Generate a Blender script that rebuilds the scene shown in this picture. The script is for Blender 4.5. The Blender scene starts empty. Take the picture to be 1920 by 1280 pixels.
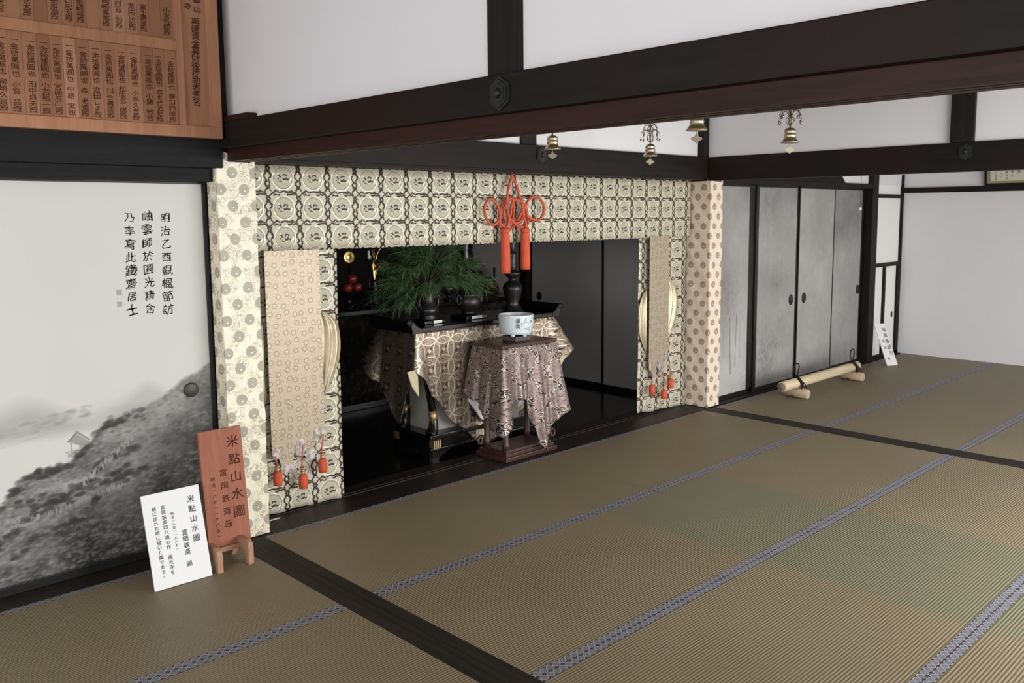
import bpy, bmesh, math, random
import numpy as np
from mathutils import Vector, Matrix, Euler

random.seed(7)
SC = bpy.context.scene
COL = SC.collection
PI = math.pi

# ------------------------------------------------------------------ camera
cam_d = bpy.data.cameras.new('camera')
cam = bpy.data.objects.new('camera', cam_d)
COL.objects.link(cam)
cam.location = (-1.94044, -3.84702, 1.56137)
cam.rotation_euler = (1.45497, 0.00705, -0.780157)
cam_d.sensor_width = 36.0
cam_d.lens = 1633.35 * 36.0 / 1920.0
cam_d.shift_x = -19.89 / 1920.0
cam_d.shift_y = -49.24 / 1920.0
cam_d.clip_start = 0.05
SC.camera = cam

# ------------------------------------------------------------------ world, daylight, exposure
W = bpy.data.worlds.new('sky')
SC.world = W
W.use_nodes = True
_bg = W.node_tree.nodes['Background']
_bg.inputs[0].default_value = (0.9, 0.94, 1.0, 1)
_bg.inputs[1].default_value = 0.45


def area(name, loc, rot, sx, sy, power, col):
    d = bpy.data.lights.new(name, 'AREA')
    d.shape = 'RECTANGLE'
    d.size = sx
    d.size_y = sy
    d.energy = power
    d.color = col
    o = bpy.data.objects.new(name, d)
    o.location = loc
    o.rotation_euler = rot
    COL.objects.link(o)
    return o


# daylight entering through the open veranda side of the three rooms
area('veranda_daylight', (-2.3, -5.7, 1.25), (math.radians(84), 0, 0), 3.9, 2.1, 46, (1.0, .985, .965))
area('veranda_daylight', (2.5, -4.65, .95), (math.radians(64), 0, 0), 3.2, 1.7, 122, (1.0, .985, .96))
area('veranda_daylight', (5.9, -4.9, 1.0), (math.radians(82), 0, 0), 3.4, 1.7, 43, (1.0, .99, .97))
# daylight through the side window of the first room
area('side_daylight', (-4.35, -2.6, 1.5), (math.radians(90), 0, math.radians(-90)), 4.0, 1.9, 62, (1.0, .985, .98))

vs = SC.view_settings
vs.view_transform = 'Standard'
vs.look = 'None'
vs.exposure = 0.75
vs.gamma = 1.0
vs.use_curve_mapping = False
SC.cycles.use_denoising = True
SC.cycles.max_bounces = 8
SC.cycles.diffuse_bounces = 5
SC.cycles.glossy_bounces = 4
SC.cycles.transparent_max_bounces = 6
SC.cycles.caustics_reflective = False
SC.cycles.caustics_refractive = False


# ------------------------------------------------------------------ shader helpers
class E:
    """a value in a shader graph"""
    def __init__(s, nt, v):
        s.nt = nt
        s.v = v

    def _m(s, op, *a):
        n = s.nt.nodes.new('ShaderNodeMath')
        n.operation = op
        for i, x in enumerate(a):
            if isinstance(x, E):
                x = x.v
            if isinstance(x, (int, float)):
                n.inputs[i].default_value = float(x)
            else:
                s.nt.links.new(x, n.inputs[i])
        return E(s.nt, n.outputs[0])

    def __add__(s, o): return s._m('ADD', s, o)
    def __radd__(s, o): return s._m('ADD', o, s)
    def __sub__(s, o): return s._m('SUBTRACT', s, o)
    def __rsub__(s, o): return s._m('SUBTRACT', o, s)
    def __mul__(s, o): return s._m('MULTIPLY', s, o)
    def __rmul__(s, o): return s._m('MULTIPLY', o, s)
    def __truediv__(s, o): return s._m('DIVIDE', s, o)
    def __neg__(s): return s._m('MULTIPLY', s, -1.0)
    def abs(s): return s._m('ABSOLUTE', s)
    def sin(s): return s._m('SINE', s)
    def cos(s): return s._m('COSINE', s)
    def sqrt(s): return s._m('SQRT', s)
    def round(s): return s._m('ROUND', s)
    def floor(s): return s._m('FLOOR', s)
    def max(s, o): return s._m('MAXIMUM', s, o)
    def min(s, o): return s._m('MINIMUM', s, o)
    def lt(s, o): return s._m('LESS_THAN', s, o)
    def gt(s, o): return s._m('GREATER_THAN', s, o)
    def cen(s): return s - s.round()

    def ss(s, a, b):
        """smooth step from 0 at a to 1 at b"""
        n = s.nt.nodes.new('ShaderNodeMapRange')
        n.interpolation_type = 'SMOOTHSTEP'
        s.nt.links.new(s.v, n.inputs[0])
        inv = a > b
        n.inputs[1].default_value = min(a, b)
        n.inputs[2].default_value = max(a, b)
        n.inputs[3].default_value = 1.0 if inv else 0.0
        n.inputs[4].default_value = 0.0 if inv else 1.0
        return E(s.nt, n.outputs[0])


class Sh:
    def __init__(s, name, color=(.5, .5, .5), rough=.6, spec=.3, metal=0.0):
        s.m = bpy.data.materials.new(name)
        s.m.use_nodes = True
        s.nt = s.m.node_tree
        s.b = s.nt.nodes['Principled BSDF']
        s.set('Base Color', color)
        s.set('Roughness', rough)
        s.set('Specular IOR Level', spec)
        s.set('Metallic', metal)

    def set(s, k, v):
        i = s.b.inputs[k]
        if isinstance(v, E):
            v = v.v
        if isinstance(v, (int, float)):
            i.default_value = v
        elif isinstance(v, tuple):
            i.default_value = (*v[:3], 1)
        else:
            s.nt.links.new(v, i)

    def sep(s, sock):
        n = s.nt.nodes.new('ShaderNodeSeparateXYZ')
        s.nt.links.new(sock, n.inputs[0])
        return [E(s.nt, o) for o in n.outputs]

    def uv(s):
        n = s.nt.nodes.new('ShaderNodeUVMap')
        return s.sep(n.outputs[0])[:2]

    def obj(s):
        n = s.nt.nodes.new('ShaderNodeTexCoord')
        return s.sep(n.outputs['Object'])

    def pos(s):
        n = s.nt.nodes.new('ShaderNodeNewGeometry')
        return s.sep(n.outputs['Position'])

    def vec(s, x=0.0, y=0.0, z=0.0):
        n = s.nt.nodes.new('ShaderNodeCombineXYZ')
        for i, c in enumerate((x, y, z)):
            if isinstance(c, E):
                s.nt.links.new(c.v, n.inputs[i])
            else:
                n.inputs[i].default_value = c
        return n.outputs[0]

    def noise(s, v, scale=5.0, detail=2.0, rough=.5, dist=0.0):
        n = s.nt.nodes.new('ShaderNodeTexNoise')
        s.nt.links.new(v, n.inputs['Vector'])
        n.inputs['Scale'].default_value = scale
        n.inputs['Detail'].default_value = detail
        n.inputs['Roughness'].default_value = rough
        n.inputs['Distortion'].default_value = dist
        return E(s.nt, n.outputs[0])

    def vor(s, v, scale=5.0, feature='F1', rnd=1.0, dim='3D'):
        n = s.nt.nodes.new('ShaderNodeTexVoronoi')
        n.voronoi_dimensions = dim
        n.feature = feature
        s.nt.links.new(v, n.inputs['Vector'])
        n.inputs['Scale'].default_value = scale
        n.inputs['Randomness'].default_value = rnd
        return E(s.nt, n.outputs['Distance'])

    def mix(s, f, a, b):
        n = s.nt.nodes.new('ShaderNodeMix')
        n.data_type = 'RGBA'
        if isinstance(f, E):
            s.nt.links.new(f.v, n.inputs[0])
        else:
            n.inputs[0].default_value = f
        for x, i in ((a, 6), (b, 7)):
            if isinstance(x, tuple):
                n.inputs[i].default_value = (*x[:3], 1)
            else:
                s.nt.links.new(x, n.inputs[i])
        return n.outputs[2]

    def bump(s, h, strength=.3, dist=.002):
        n = s.nt.nodes.new('ShaderNodeBump')
        n.inputs['Strength'].default_value = strength
        n.inputs['Distance'].default_value = dist
        s.nt.links.new(h.v, n.inputs['Height'])
        s.nt.links.new(n.outputs[0], s.b.inputs['Normal'])


M = {}


def plain(key, color, rough=.6, spec=.3, metal=0.0, var=.08, scale=20.0, bump=0.0):
    """a solid material with slight natural unevenness"""
    s = Sh(key, color, rough, spec, metal)
    x, y, z = s.obj()
    n = s.noise(s.vec(x, y, z), scale, 3.0)
    lo = tuple(c * (1 - var) for c in color)
    hi = tuple(min(1, c * (1 + var)) for c in color)
    s.set('Base Color', s.mix(n, lo, hi))
    if bump:
        s.bump(n, bump, .002)
    M[key] = s.m
    return s


def wood(key, lo, hi, rough=.5, spec=.35, axis=0, sc=6.0, fine=1.0, patch=None):
    s = Sh(key, lo, rough, spec)
    c = s.obj()
    k = [14.0, 14.0, 14.0]
    k[axis] = .7
    n = s.noise(s.vec(c[0] * k[0], c[1] * k[1], c[2] * k[2]), sc * .5, 4.0, .6, .4)
    col = s.mix(n.ss(.3, .7), lo, hi)
    if patch:
        n2 = s.noise(s.vec(*c), 2.2, 2.0)
        col = s.mix(n2.ss(.42, .62), col, patch)
    s.set('Base Color', col)
    s.bump(n, .15 * fine, .002)
    M[key] = s.m
    return s


plain('plaster', (.74, .735, .76), .9, .1, var=.025, scale=6, bump=.03)
plain('ceiling_board', (.16, .12, .08), .8, .1)
wood('dark_beam', (.006, .0056, .0053), (.012, .0108, .0096), .55, .18, 0, patch=(.014, .0075, .006))
wood('dark_beam_y', (.006, .0057, .0053), (.011, .0100, .0088), .55, .18, 1, patch=(.014, .0075, .006))
wood('red_beam_y', (.018, .0065, .0045), (.032, .012, .0085), .5, .2, 1)
wood('dark_post', (.008, .007, .0068), (.015, .012, .011), .55, .2, 2)
wood('green_beam', (.0065, .0078, .0076), (.011, .0125, .0118), .65, .18, 0)
wood('sill_x', (.014, .010, .0085), (.025, .018, .015), .5, .25, 0)
wood('sill_y', (.013, .0105, .0088), (.024, .0195, .016), .6, .18, 1)
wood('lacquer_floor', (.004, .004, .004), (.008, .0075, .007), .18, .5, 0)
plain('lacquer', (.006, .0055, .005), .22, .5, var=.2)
plain('frame_black', (.008, .008, .008), .4, .4, var=.2)
plain('paper_plain', (.72, .72, .68), .85, .1, var=.03)
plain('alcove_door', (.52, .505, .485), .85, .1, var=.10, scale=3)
plain('alcove_white', (.84, .84, .81), .9, .1, var=.02)
plain('table_panel', (.40, .39, .35), .8, .1)
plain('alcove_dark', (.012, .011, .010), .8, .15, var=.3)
plain('alcove_plaster', (.82, .70, .72), .9, .1, var=.06)
plain('bronze', (.022, .021, .020), .34, .5, .55, var=.3, scale=30)
plain('bronze_pale', (.050, .050, .040), .45, .4, .4, var=.25, scale=40)
plain('iron', (.016, .018, .018), .5, .35, .2, var=.3)
plain('gold', (.83, .60, .22), .25, .5, 1.0, var=.1)
plain('gold_dull', (.45, .33, .17), .45, .5, .8, var=.3, scale=80)
plain('mat_olive', (.30, .27, .17), .8, .1, var=.1, scale=60)
plain('certificate_paper', (.60, .58, .48), .8, .1, var=.04)
plain('brass', (.52, .45, .30), .32, .5, 1.0, var=.15, scale=60)
plain('brass_dark', (.25, .215, .15), .42, .5, 1.0, var=.2, scale=60)
plain('white_card', (.77, .775, .78), .7, .2, var=.01)
plain('ink', (.012, .012, .013), .8, .1, var=.1)
plain('ink_soft', (.030, .030, .031), .85, .1, var=.3)
plain('ink_faint', (.12, .12, .12), .85, .1, var=.2)
plain('ink_brown', (.060, .022, .012), .8, .1, var=.2)
plain('seal', (.38, .37, .36), .85, .1, var=.1, scale=200)
wood('board_wood', (.34, .160, .086), (.42, .205, .115), .6, .25, 2, 5)
wood('board_inner', (.31, .150, .084), (.38, .185, .108), .65, .2, 2, 5)
wood('sign_wood', (.27, .095, .055), (.34, .125, .075), .6, .25, 2, 5)
wood('sign_foot', (.33, .19, .118), (.41, .24, .15), .6, .25, 1, 5)
wood('log_wood', (.52, .42, .28), (.62, .52, .36), .55, .3, 0, 4)
wood('log_cross', (.36, .28, .18), (.46, .36, .24), .6, .3, 1, 4)
plain('log_end', (.22, .18, .13), .8, .1, var=.3, scale=60)
plain('rope', (.020, .014, .010), .8, .1, var=.3, scale=200)
plain('red_fruit', (.26, .028, .018), .3, .5, var=.3, scale=25)
plain('candle', (.80, .82, .86), .5, .3, var=.02)
wood('rosewood', (.040, .018, .014), (.075, .034, .026), .35, .45, 0)
plain('lining_yellow', (.62, .54, .36), .8, .1, var=.06)
plain('lining_white', (.74, .73, .72), .8, .1, var=.05)
plain('ash', (.10, .09, .085), .95, .05, var=.3, scale=90)
plain('branch', (.03, .034, .016), .8, .1, var=.3)
plain('silk_gold', (.50, .42, .28), .38, .5, .35, var=.25, scale=35)
plain('tassel_band', (.45, .32, .16), .4, .5, .6, var=.3, scale=200)


def fibre(key, lo, hi, rough=.75):
    s = Sh(key, lo, rough, .2)
    x, y, z = s.obj()
    n = s.noise(s.vec(x * 420.0, y * 420.0, z * 14.0), 1.0, 2.0)
    s.set('Base Color', s.mix(n.ss(.3, .7), lo, hi))
    s.bump(n, .4, .002)
    M[key] = s.m


fibre('tassel_red', (.52, .075, .035), (.66, .125, .065))


def cord_mat():
    s = Sh('cord_red', (.6, .08, .04), .6, .3)
    u, v = s.uv()
    b = ((u * 420.0 + v * 2.0 * PI).sin() * (u * 420.0 - v * 2.0 * PI).sin())
    s.set('Base Color', s.mix(b.ss(-.5, .6), (.47, .072, .034), (.66, .135, .070)))
    s.bump(b, .5, .002)
    M['cord_red'] = s.m


cord_mat()


def tatami_mat_shader():
    s = Sh('tatami', (.3, .26, .17), .55, .35)
    x, y, z = s.pos()
    rib = (y * (2 * PI / .0128)).sin()
    rush = (x * (2 * PI / .0046)).sin()
    big = s.noise(s.vec(x, y, z), 1.3, 3.0)
    fine = s.noise(s.vec(x * 30.0, y * 160.0, z), 1.0, 3.0)
    col = s.mix(big.ss(.3, .7), (.222, .181, .105), (.258, .215, .132))
    col = s.mix(fine.ss(.25, .75) * .45, col, (.165, .130, .076))
    # greener, less faded strip where a runner used to lie towards the altar
    run = x.ss(1.44, 1.52) * x.ss(2.47, 2.40) * y.ss(-.72, -1.1)
    run2 = s.noise(s.vec(x, y, z), 2.5, 2.0).ss(.2, .75)
    col = s.mix(run * (run2 * .35 + .62), col, (.176, .180, .112))
    col = s.mix(rib.ss(-.25, -1.0) * .42, col, (.12, .10, .065))
    s.set('Base Color', col)
    s.set('Roughness', big * .12 + .42)
    s.bump(rib + rush * .25, .55, .0016)
    M['tatami'] = s.m


tatami_mat_shader()


def heri_shader():
    s = Sh('mat_border', (.2, .2, .22), .5, .4)
    x, y, z = s.obj()          # y = 0 along the middle of the strip, strip width 0.031
    p = .031
    lx = (x / p).cen() * p
    d = (lx * lx + y * y).sqrt()
    ring = d.ss(.0118, .0128) * d.ss(.0152, .0145)
    inner = d.ss(.0118, .0112)
    conc = (d * (2 * PI / .0042)).sin().ss(.0, .7) * d.ss(.0105, .0098)
    col = s.mix(ring, (.040, .040, .046), (.40, .40, .45))
    col = s.mix(inner, col, (.185, .185, .21))
    col = s.mix(conc, col, (.10, .10, .118))
    s.set('Base Color', col)
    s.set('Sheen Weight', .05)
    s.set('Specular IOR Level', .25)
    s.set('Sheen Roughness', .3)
    s.nt.nodes['Principled BSDF'].inputs['Sheen Tint'].default_value = (.6, .66, 1, 1)  # blue tint stands in for sky reflected off the cloth
    M['mat_border'] = s.m


heri_shader()


# ---- brocades, all in metres along the cloth (u across, v up)
def brocade_medallion(key, tone=1.0):
    s = Sh(key, (.5, .5, .4), .5, .4)
    u, v = s.uv()
    cu, cv = .1715, .151
    mx = ((u - .334) / cu).cen()
    my = ((v - .066) / cv).cen()
    px, py = mx * cu, my * cv
    wob = s.noise(s.vec(px, py), 28.0, 2.0) - .5
    jit = s.noise(s.vec(u, v), 130.0, 1.0) - .5
    d = (px * px + py * py).sqrt() + wob * .006
    wx = s.noise(s.vec(px, py, 1.7), 55.0, 1.0) - .5
    wy = s.noise(s.vec(px, py, 5.3), 55.0, 1.0) - .5
    b = .5 - mx.abs() + wx * .11
    y = my + wy * .13
    # vase-shaped outline standing between neighbouring roundels
    q = (y - .03) / .34
    w = (1.0 - q * q).max(0.0).sqrt() * (.075 + .03 * (y * 21.0).sin())
    l1 = (b - w).abs() - (q.abs()).gt(1.0) * -9.0
    # branches above and below it
    l2 = (y - (.36 + b * .85)).abs() + b.gt(.17) * 9.0
    l3 = (y + .31 + b * 1.1).abs() + b.gt(.12) * 9.0
    # scalloped cloud edge between the rows
    sc = ((b * 13.0).sin()).abs()
    l4 = (y + .425 + sc * .055).abs() + b.lt(.09) * 9.0
    l5 = (y - .47 + sc * .04).abs() + b.lt(.16) * 9.0 + b.gt(.40) * 9.0
    knot = (b * b + (y + .31) * (y + .31)).sqrt() - .03
    knot2 = (b * b + (y - .37) * (y - .37)).sqrt() - .025
    e = l1.min(l2).min(l3).min(l4).min(l5 + .006).min(knot).min(knot2)
    line = (e - jit * .05).ss(.046, .028) * d.ss(.0615, .0645)
    ring = d.ss(.0555, .0575) * d.ss(.0625, .0605)
    ring = ring * s.noise(s.vec(px, py, .9), 30.0, 1.0).ss(.30, .55)
    thin = d.ss(.0515, .0525) * d.ss(.0555, .0545)
    inner = d.ss(.055, .054)
    mot = s.noise(s.vec(px * 1.0 + .37, py * 1.5 + .11), 56.0, 1.5)
    motif = mot.ss(.495, .535) * (px * px + py * py * 3.4).sqrt().ss(.042, .036)
    weave = s.noise(s.vec(u * 60.0, v * 60.0), 8.0, 2.0)
    t = tone
    base = s.mix(weave.ss(.3, .7), (.46 * t, .42 * t, .31 * t), (.60 * t, .56 * t, .43 * t))
    base = s.mix(inner, base, (.45 * t, .42 * t, .315 * t))
    glint = s.noise(s.vec(px, py), 34.0, 1.0).ss(.58, .70) * inner
    base = s.mix(glint, base, (.72 * t, .68 * t, .56 * t))
    base = s.mix(thin, base, (.20, .165, .115))
    col = s.mix(ring, base, (.80 * t, .77 * t, .65 * t))
    col = s.mix(line, col, (.030, .020, .015))
    col = s.mix(motif, col, (.035, .027, .021))
    s.set('Base Color', col)
    s.set('Metallic', (ring.max(glint)) * .35 + .1)
    s.set('Roughness', .55 - ring * .2)
    s.bump(ring.max(weave * .4), .35, .003)
    M[key] = s.m


brocade_medallion('brocade_cream')


def brocade_pillar(key, ca, cb, cc, amt):
    s = Sh(key, (.7, .66, .55), .45, .45)
    u, v = s.uv()
    a, b = .115, .153
    x1, y1 = (u / a).cen() * a, (v / b).cen() * b
    x2, y2 = (u / a + .5).cen() * a, (v / b + .5).cen() * b
    d1, d2 = (x1 * x1 + y1 * y1).sqrt(), (x2 * x2 + y2 * y2).sqrt()
    d = d1.min(d2)
    disc = d.ss(.0272, .0258)
    h1 = ((x1 - .004) * (x1 - .004) + (y1 + .007) * (y1 + .007)).sqrt()
    h2 = ((x2 - .004) * (x2 - .004) + (y2 + .007) * (y2 + .007)).sqrt()
    hot = h1.min(h2).ss(.0042, .0028)
    n = s.noise(s.vec(u, v), 24.0, .5, .5, 1.6)
    sw = ((n * 40.0).sin()).ss(.1, .5)
    big = s.noise(s.vec(u, v), 14.0, 1.0).ss(.38, .55)
    col = s.mix(sw * big * amt, ca, cb)
    pet = s.noise(s.vec(u, v), 300.0, 1.0)
    col = s.mix(disc, col, cc)
    col = s.mix(disc * pet.ss(.5, .7) * .5, col, (.30, .27, .21))
    col = s.mix(hot, col, (.95, .92, .8))
    s.set('Base Color', col)
    wr = s.noise(s.vec(u * 2.0, v * .8), 9.0, 3.0)
    s.bump(wr, .30, .01)
    M[key] = s.m


brocade_pillar('brocade_pillar', (.86, .80, .64), (.50, .44, .32), (.40, .365, .285), 1.0)
brocade_pillar('brocade_pillar_pinklight', (.78, .66, .54), (.66, .54, .43), (.37, .29, .215), .5)  # same brocade as the left pillar, pinker light mixed into its colours


def brocade_dots():
    s = Sh('brocade_gold', (.6, .53, .38), .42, .5)
    u, v = s.uv()
    d = s.vor(s.vec(u, v), 20.0, 'F1', .5, '2D')
    sp = s.noise(s.vec(u, v), 190.0, 2.0)
    col = s.mix(sp.ss(.35, .65), (.33, .265, .185), (.47, .395, .29))
    col = s.mix(d.ss(.33, .28), col, (.27, .215, .148))
    col = s.mix(d.ss(.17, .14) * d.ss(.05, .07), col, (.50, .43, .32))
    s.set('Base Color', col)
    s.set('Metallic', .25)
    s.bump(s.noise(s.vec(u, v), 60.0, 3.0), .2, .004)
    M['brocade_gold'] = s.m


brocade_dots()


def brocade_silver():
    s = Sh('brocade_silver', (.6, .56, .52), .4, .5, .25)
    u, v = s.uv()
    n = s.noise(s.vec(u, v), 40.0, 2.0)
    s.set('Base Color', s.mix(n.ss(.4, .6), (.27, .235, .215), (.52, .475, .44)))
    M['brocade_silver'] = s.m


brocade_silver()


def brocade_shippo():
    s = Sh('brocade_rings', (.4, .35, .3), .45, .45)
    u, v = s.uv()
    c = .122
    x = (u / c).cen()
    y = (v / c).cen()
    ax, ay = x.abs(), y.abs()
    R = .7071

    def ring(dx, dy):
        d = (dx * dx + dy * dy).sqrt()
        return (d - R).abs(), d
    r1, d1 = ring(ax - 1.0, ay)
    r2, d2 = ring(ax, ay - 1.0)
    e = r1.min(r2)
    line = e.ss(.052, .030)
    line2 = (e - .085).abs().ss(.022, .008)
    lens = d1.min(d2).ss(R - .06, R - .10)
    star = (ax + ay).ss(.16, .10)
    blob = s.noise(s.vec(x, y), 9.0, 1.5)
    diag = ((x - y).abs()).ss(.055, .03) * (ax.max(ay)).ss(.38, .34) * (ax + ay).gt(.14)
    sp = s.noise(s.vec(u, v), 150.0, 2.0)
    col = s.mix(sp.ss(.35, .65), (.105, .066, .060), (.175, .122, .102))
    col = s.mix(lens * blob.ss(.42, .52), col, (.34, .28, .205))
    col = s.mix((1.0 - lens) * blob.ss(.5, .58) * .8, col, (.30, .245, .185))
    col = s.mix(diag, col, (.028, .018, .016))
    col = s.mix(star, col, (.50, .43, .33))
    col = s.mix(line2, col, (.28, .23, .175))
    col = s.mix(line, col, (.52, .45, .345))
    s.set('Base Color', col)
    s.set('Metallic', line * .2 + .72)
    s.set('Roughness', .42)
    s.bump(line.max(blob * .4), .35, .003)
    M['brocade_rings'] = s.m


brocade_shippo()


def brocade_scroll():
    s = Sh('brocade_scroll', (.4, .32, .3), .5, .4)
    u, v = s.uv()
    a, b = .145, .190
    x1, y1 = (u / a).cen() * a, (v / b).cen() * b
    x2, y2 = (u / a + .5).cen() * a, (v / b + .5).cen() * b
    d = (x1 * x1 + y1 * y1 * .8).sqrt().min((x2 * x2 + y2 * y2 * .8).sqrt())
    wob = s.noise(s.vec(u, v), 40.0, 1.0) - .5
    d = d + wob * .012
    disc = d.ss(.050, .047)
    n = s.noise(s.vec(u, v), 21.0, .6, .5, 1.8)
    sw = (n * 34.0).sin().ss(.1, .4)
    col = s.mix(sw, (.026, .016, .018), (.46, .385, .325))
    sp = s.noise(s.vec(u, v), 55.0, 2.5)
    dcol = s.mix(sp.ss(.35, .6), (.155, .112, .106), (.25, .188, .175))
    mot = s.noise(s.vec(u, v), 75.0, 1.0).ss(.60, .64) * d.ss(.03, .024)
    dcol = s.mix(mot, dcol, (.07, .045, .046))
    col = s.mix(disc, col, dcol)
    s.set('Base Color', col)
    s.set('Metallic', .45)
    s.set('Roughness', .48)
    M['brocade_scroll'] = s.m


brocade_scroll()


def dark_drape():
    s = Sh('drape_dark', (.02, .015, .012), .7, .2)
    u, v = s.uv()
    n = s.noise(s.vec(u, v), 14.0, 4.0, .7)
    s.set('Base Color', s.mix(n.ss(.5, .68), (.012, .010, .009), (.075, .055, .042)))
    M['drape_dark'] = s.m


dark_drape()


def attr_mat(key, rough=.85, spec=.12):
    s = Sh(key, (1, 1, 1), rough, spec)
    n = s.nt.nodes.new('ShaderNodeAttribute')
    n.attribute_name = 'paint'
    s.set('Base Color', n.outputs['Color'])
    M[key] = s.m


attr_mat('ink_painting')


def needle_mat():
    s = Sh('pine_needle', (.03, .08, .03), .5, .35)
    x, y, z = s.obj()
    n = s.noise(s.vec(x, y, z), 9.0, 2.0)
    s.set('Base Color', s.mix(n.ss(.3, .7), (.040, .090, .034), (.085, .155, .055)))
    M['pine_needle'] = s.m


needle_mat()


def porcelain():
    s = Sh('porcelain', (.70, .76, .80), .18, .55)
    u, v = s.uv()
    n = s.noise(s.vec(u * 1.0, v * 1.0, .3), 26.0, 2.0, .5, 1.0)
    band = (n - .5).abs().ss(.035, .012) * u.ss(.10, .115) * u.ss(.25, .235) * v.ss(.015, .03) * v.ss(.118, .105)
    bl = s.noise(s.vec(u, v), 18.0, 1.0).ss(.57, .64) * u.ss(.11, .13) * u.ss(.22, .2) * v.ss(.055, .04)
    col = s.mix(band, (.66, .72, .76), (.18, .25, .33))
    col = s.mix(bl * .6, col, (.24, .32, .40))
    s.set('Base Color', col)
    M['porcelain'] = s.m


porcelain()


# ------------------------------------------------------------------ mesh helpers
class MB:
    def __init__(s):
        s.v, s.f, s.uvs = [], [], {}
        s.smooth = set()

    def add(s, pts, faces, smooth=False, uv=None):
        b = len(s.v)
        s.v += [tuple(p) for p in pts]
        for f in faces:
            if smooth:
                s.smooth.add(len(s.f))
            s.f.append(tuple(i + b for i in f))
        if uv:
            for i, c in enumerate(uv):
                s.uvs[b + i] = c
        return s

    def box(s, x0, x1, y0, y1, z0, z1, bev=0.0):
        if bev <= 0:
            p = [(x, y, z) for z in (z0, z1) for y in (y0, y1) for x in (x0, x1)]
            return s.add(p, [(0, 2, 3, 1), (4, 5, 7, 6), (0, 1, 5, 4), (2, 6, 7, 3), (0, 4, 6, 2), (1, 3, 7, 5)])
        bm = bmesh.new()
        bmesh.ops.create_cube(bm, size=1.0)
        for v in bm.verts:
            v.co = Vector(((x0 + x1) / 2 + v.co.x * (x1 - x0), (y0 + y1) / 2 + v.co.y * (y1 - y0),
                           (z0 + z1) / 2 + v.co.z * (z1 - z0)))
        bmesh.ops.bevel(bm, geom=bm.edges[:], offset=bev, segments=2, affect='EDGES', profile=.6)
        bm.verts.index_update()
        s.add([v.co[:] for v in bm.verts], [[v.index for v in f.verts] for f in bm.faces])
        bm.free()
        return s

    def lathe(s, prof, c=(0, 0, 0), seg=28, axis='z', smooth=True, squash=1.0):
        """prof: (radius, height) pairs from bottom to top, closed at both ends"""
        pts, faces = [], []
        for r, h in prof:
            for k in range(seg):
                a = 2 * PI * k / seg
                q = (r * math.cos(a), r * math.sin(a) * squash, h)
                if axis == 'x':
                    q = (q[2], q[0], q[1])
                elif axis == 'y':
                    q = (q[1], q[2], q[0])
                pts.append((c[0] + q[0], c[1] + q[1], c[2] + q[2]))
        n = len(prof)
        for i in range(n - 1):
            for k in range(seg):
                k2 = (k + 1) % seg
                faces.append((i * seg + k, i * seg + k2, (i + 1) * seg + k2, (i + 1) * seg + k))
        s.add(pts, faces, smooth)
        b = len(s.v) - len(pts)
        s.f.append(tuple(b + k for k in reversed(range(seg))))
        s.f.append(tuple(b + (n - 1) * seg + k for k in range(seg)))
        return s

    def tube(s, path, r, seg=10, closed=False, smooth=True, uvs=True):
        P = [Vector(p) for p in path]
        n = len(P)
        rr = r if isinstance(r, (list, tuple)) else [r] * n
        pts, faces, uv = [], [], []
        prev = None
        L = 0
        for i in range(n):
            if closed:
                t = P[(i + 1) % n] - P[i - 1]
            else:
                t = P[min(i + 1, n - 1)] - P[max(i - 1, 0)]
            if t.length < 1e-9:
                t = Vector((0, 0, 1))
            t.normalize()
            if prev is None:
                a = Vector((0, 0, 1)) if abs(t.z) < .9 else Vector((1, 0, 0))
                prev = t.cross(a).normalized()
            nn = (prev - t * prev.dot(t))
            if nn.length < 1e-6:
                nn = t.orthogonal()
            nn.normalize()
            prev = nn
            bb = t.cross(nn)
            if i:
                L += (P[i] - P[i - 1]).length
            for k in range(seg):
                a = 2 * PI * k / seg
                pts.append(P[i] + nn * (rr[i] * math.cos(a)) + bb * (rr[i] * math.sin(a)))
                uv.append((L, k / seg))
        m = n if closed else n - 1
        for i in range(m):
            j = (i + 1) % n
            for k in range(seg):
                k2 = (k + 1) % seg
                faces.append((i * seg + k, i * seg + k2, j * seg + k2, j * seg + k))
        if not closed:
            faces.append(tuple(reversed(range(seg))))
            faces.append(tuple((n - 1) * seg + k for k in range(seg)))
        return s.add(pts, faces, smooth, uv if uvs else None)

    def grid(s, fn, nu, nv, smooth=True, wrap=False):
        """fn(i/nu, j/nv) -> (point, uv)"""
        pts, uv, faces = [], [], []
        for j in range(nv + 1):
            for i in range(nu + 1):
                p, c = fn(i / nu, j / nv)
                pts.append(p)
                uv.append(c)
        w = nu + 1
        for j in range(nv):
            for i in range(nu):
                faces.append((j * w + i, j * w + i + 1, (j + 1) * w + i + 1, (j + 1) * w + i))
        return s.add(pts, faces, smooth, uv)

    def prism(s, outline, d0, d1, plane='xz'):
        """extrude a 2-D outline between two depths of the remaining axis"""
        n = len(outline)

        def q(p, d):
            if plane == 'xz':
                return (p[0], d, p[1])
            if plane == 'yz':
                return (d, p[0], p[1])
            return (p[0], p[1], d)
        pts = [q(p, d0) for p in outline] + [q(p, d1) for p in outline]
        faces = [tuple(range(n)), tuple(reversed(range(n, 2 * n)))]
        faces += [(i, i + n, (i + 1) % n + n, (i + 1) % n) for i in range(n)]
        return s.add(pts, faces)

    def xform(s, mat, start=0):
        for i in range(start, len(s.v)):
            s.v[i] = tuple(mat @ Vector(s.v[i]))
        return s


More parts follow.
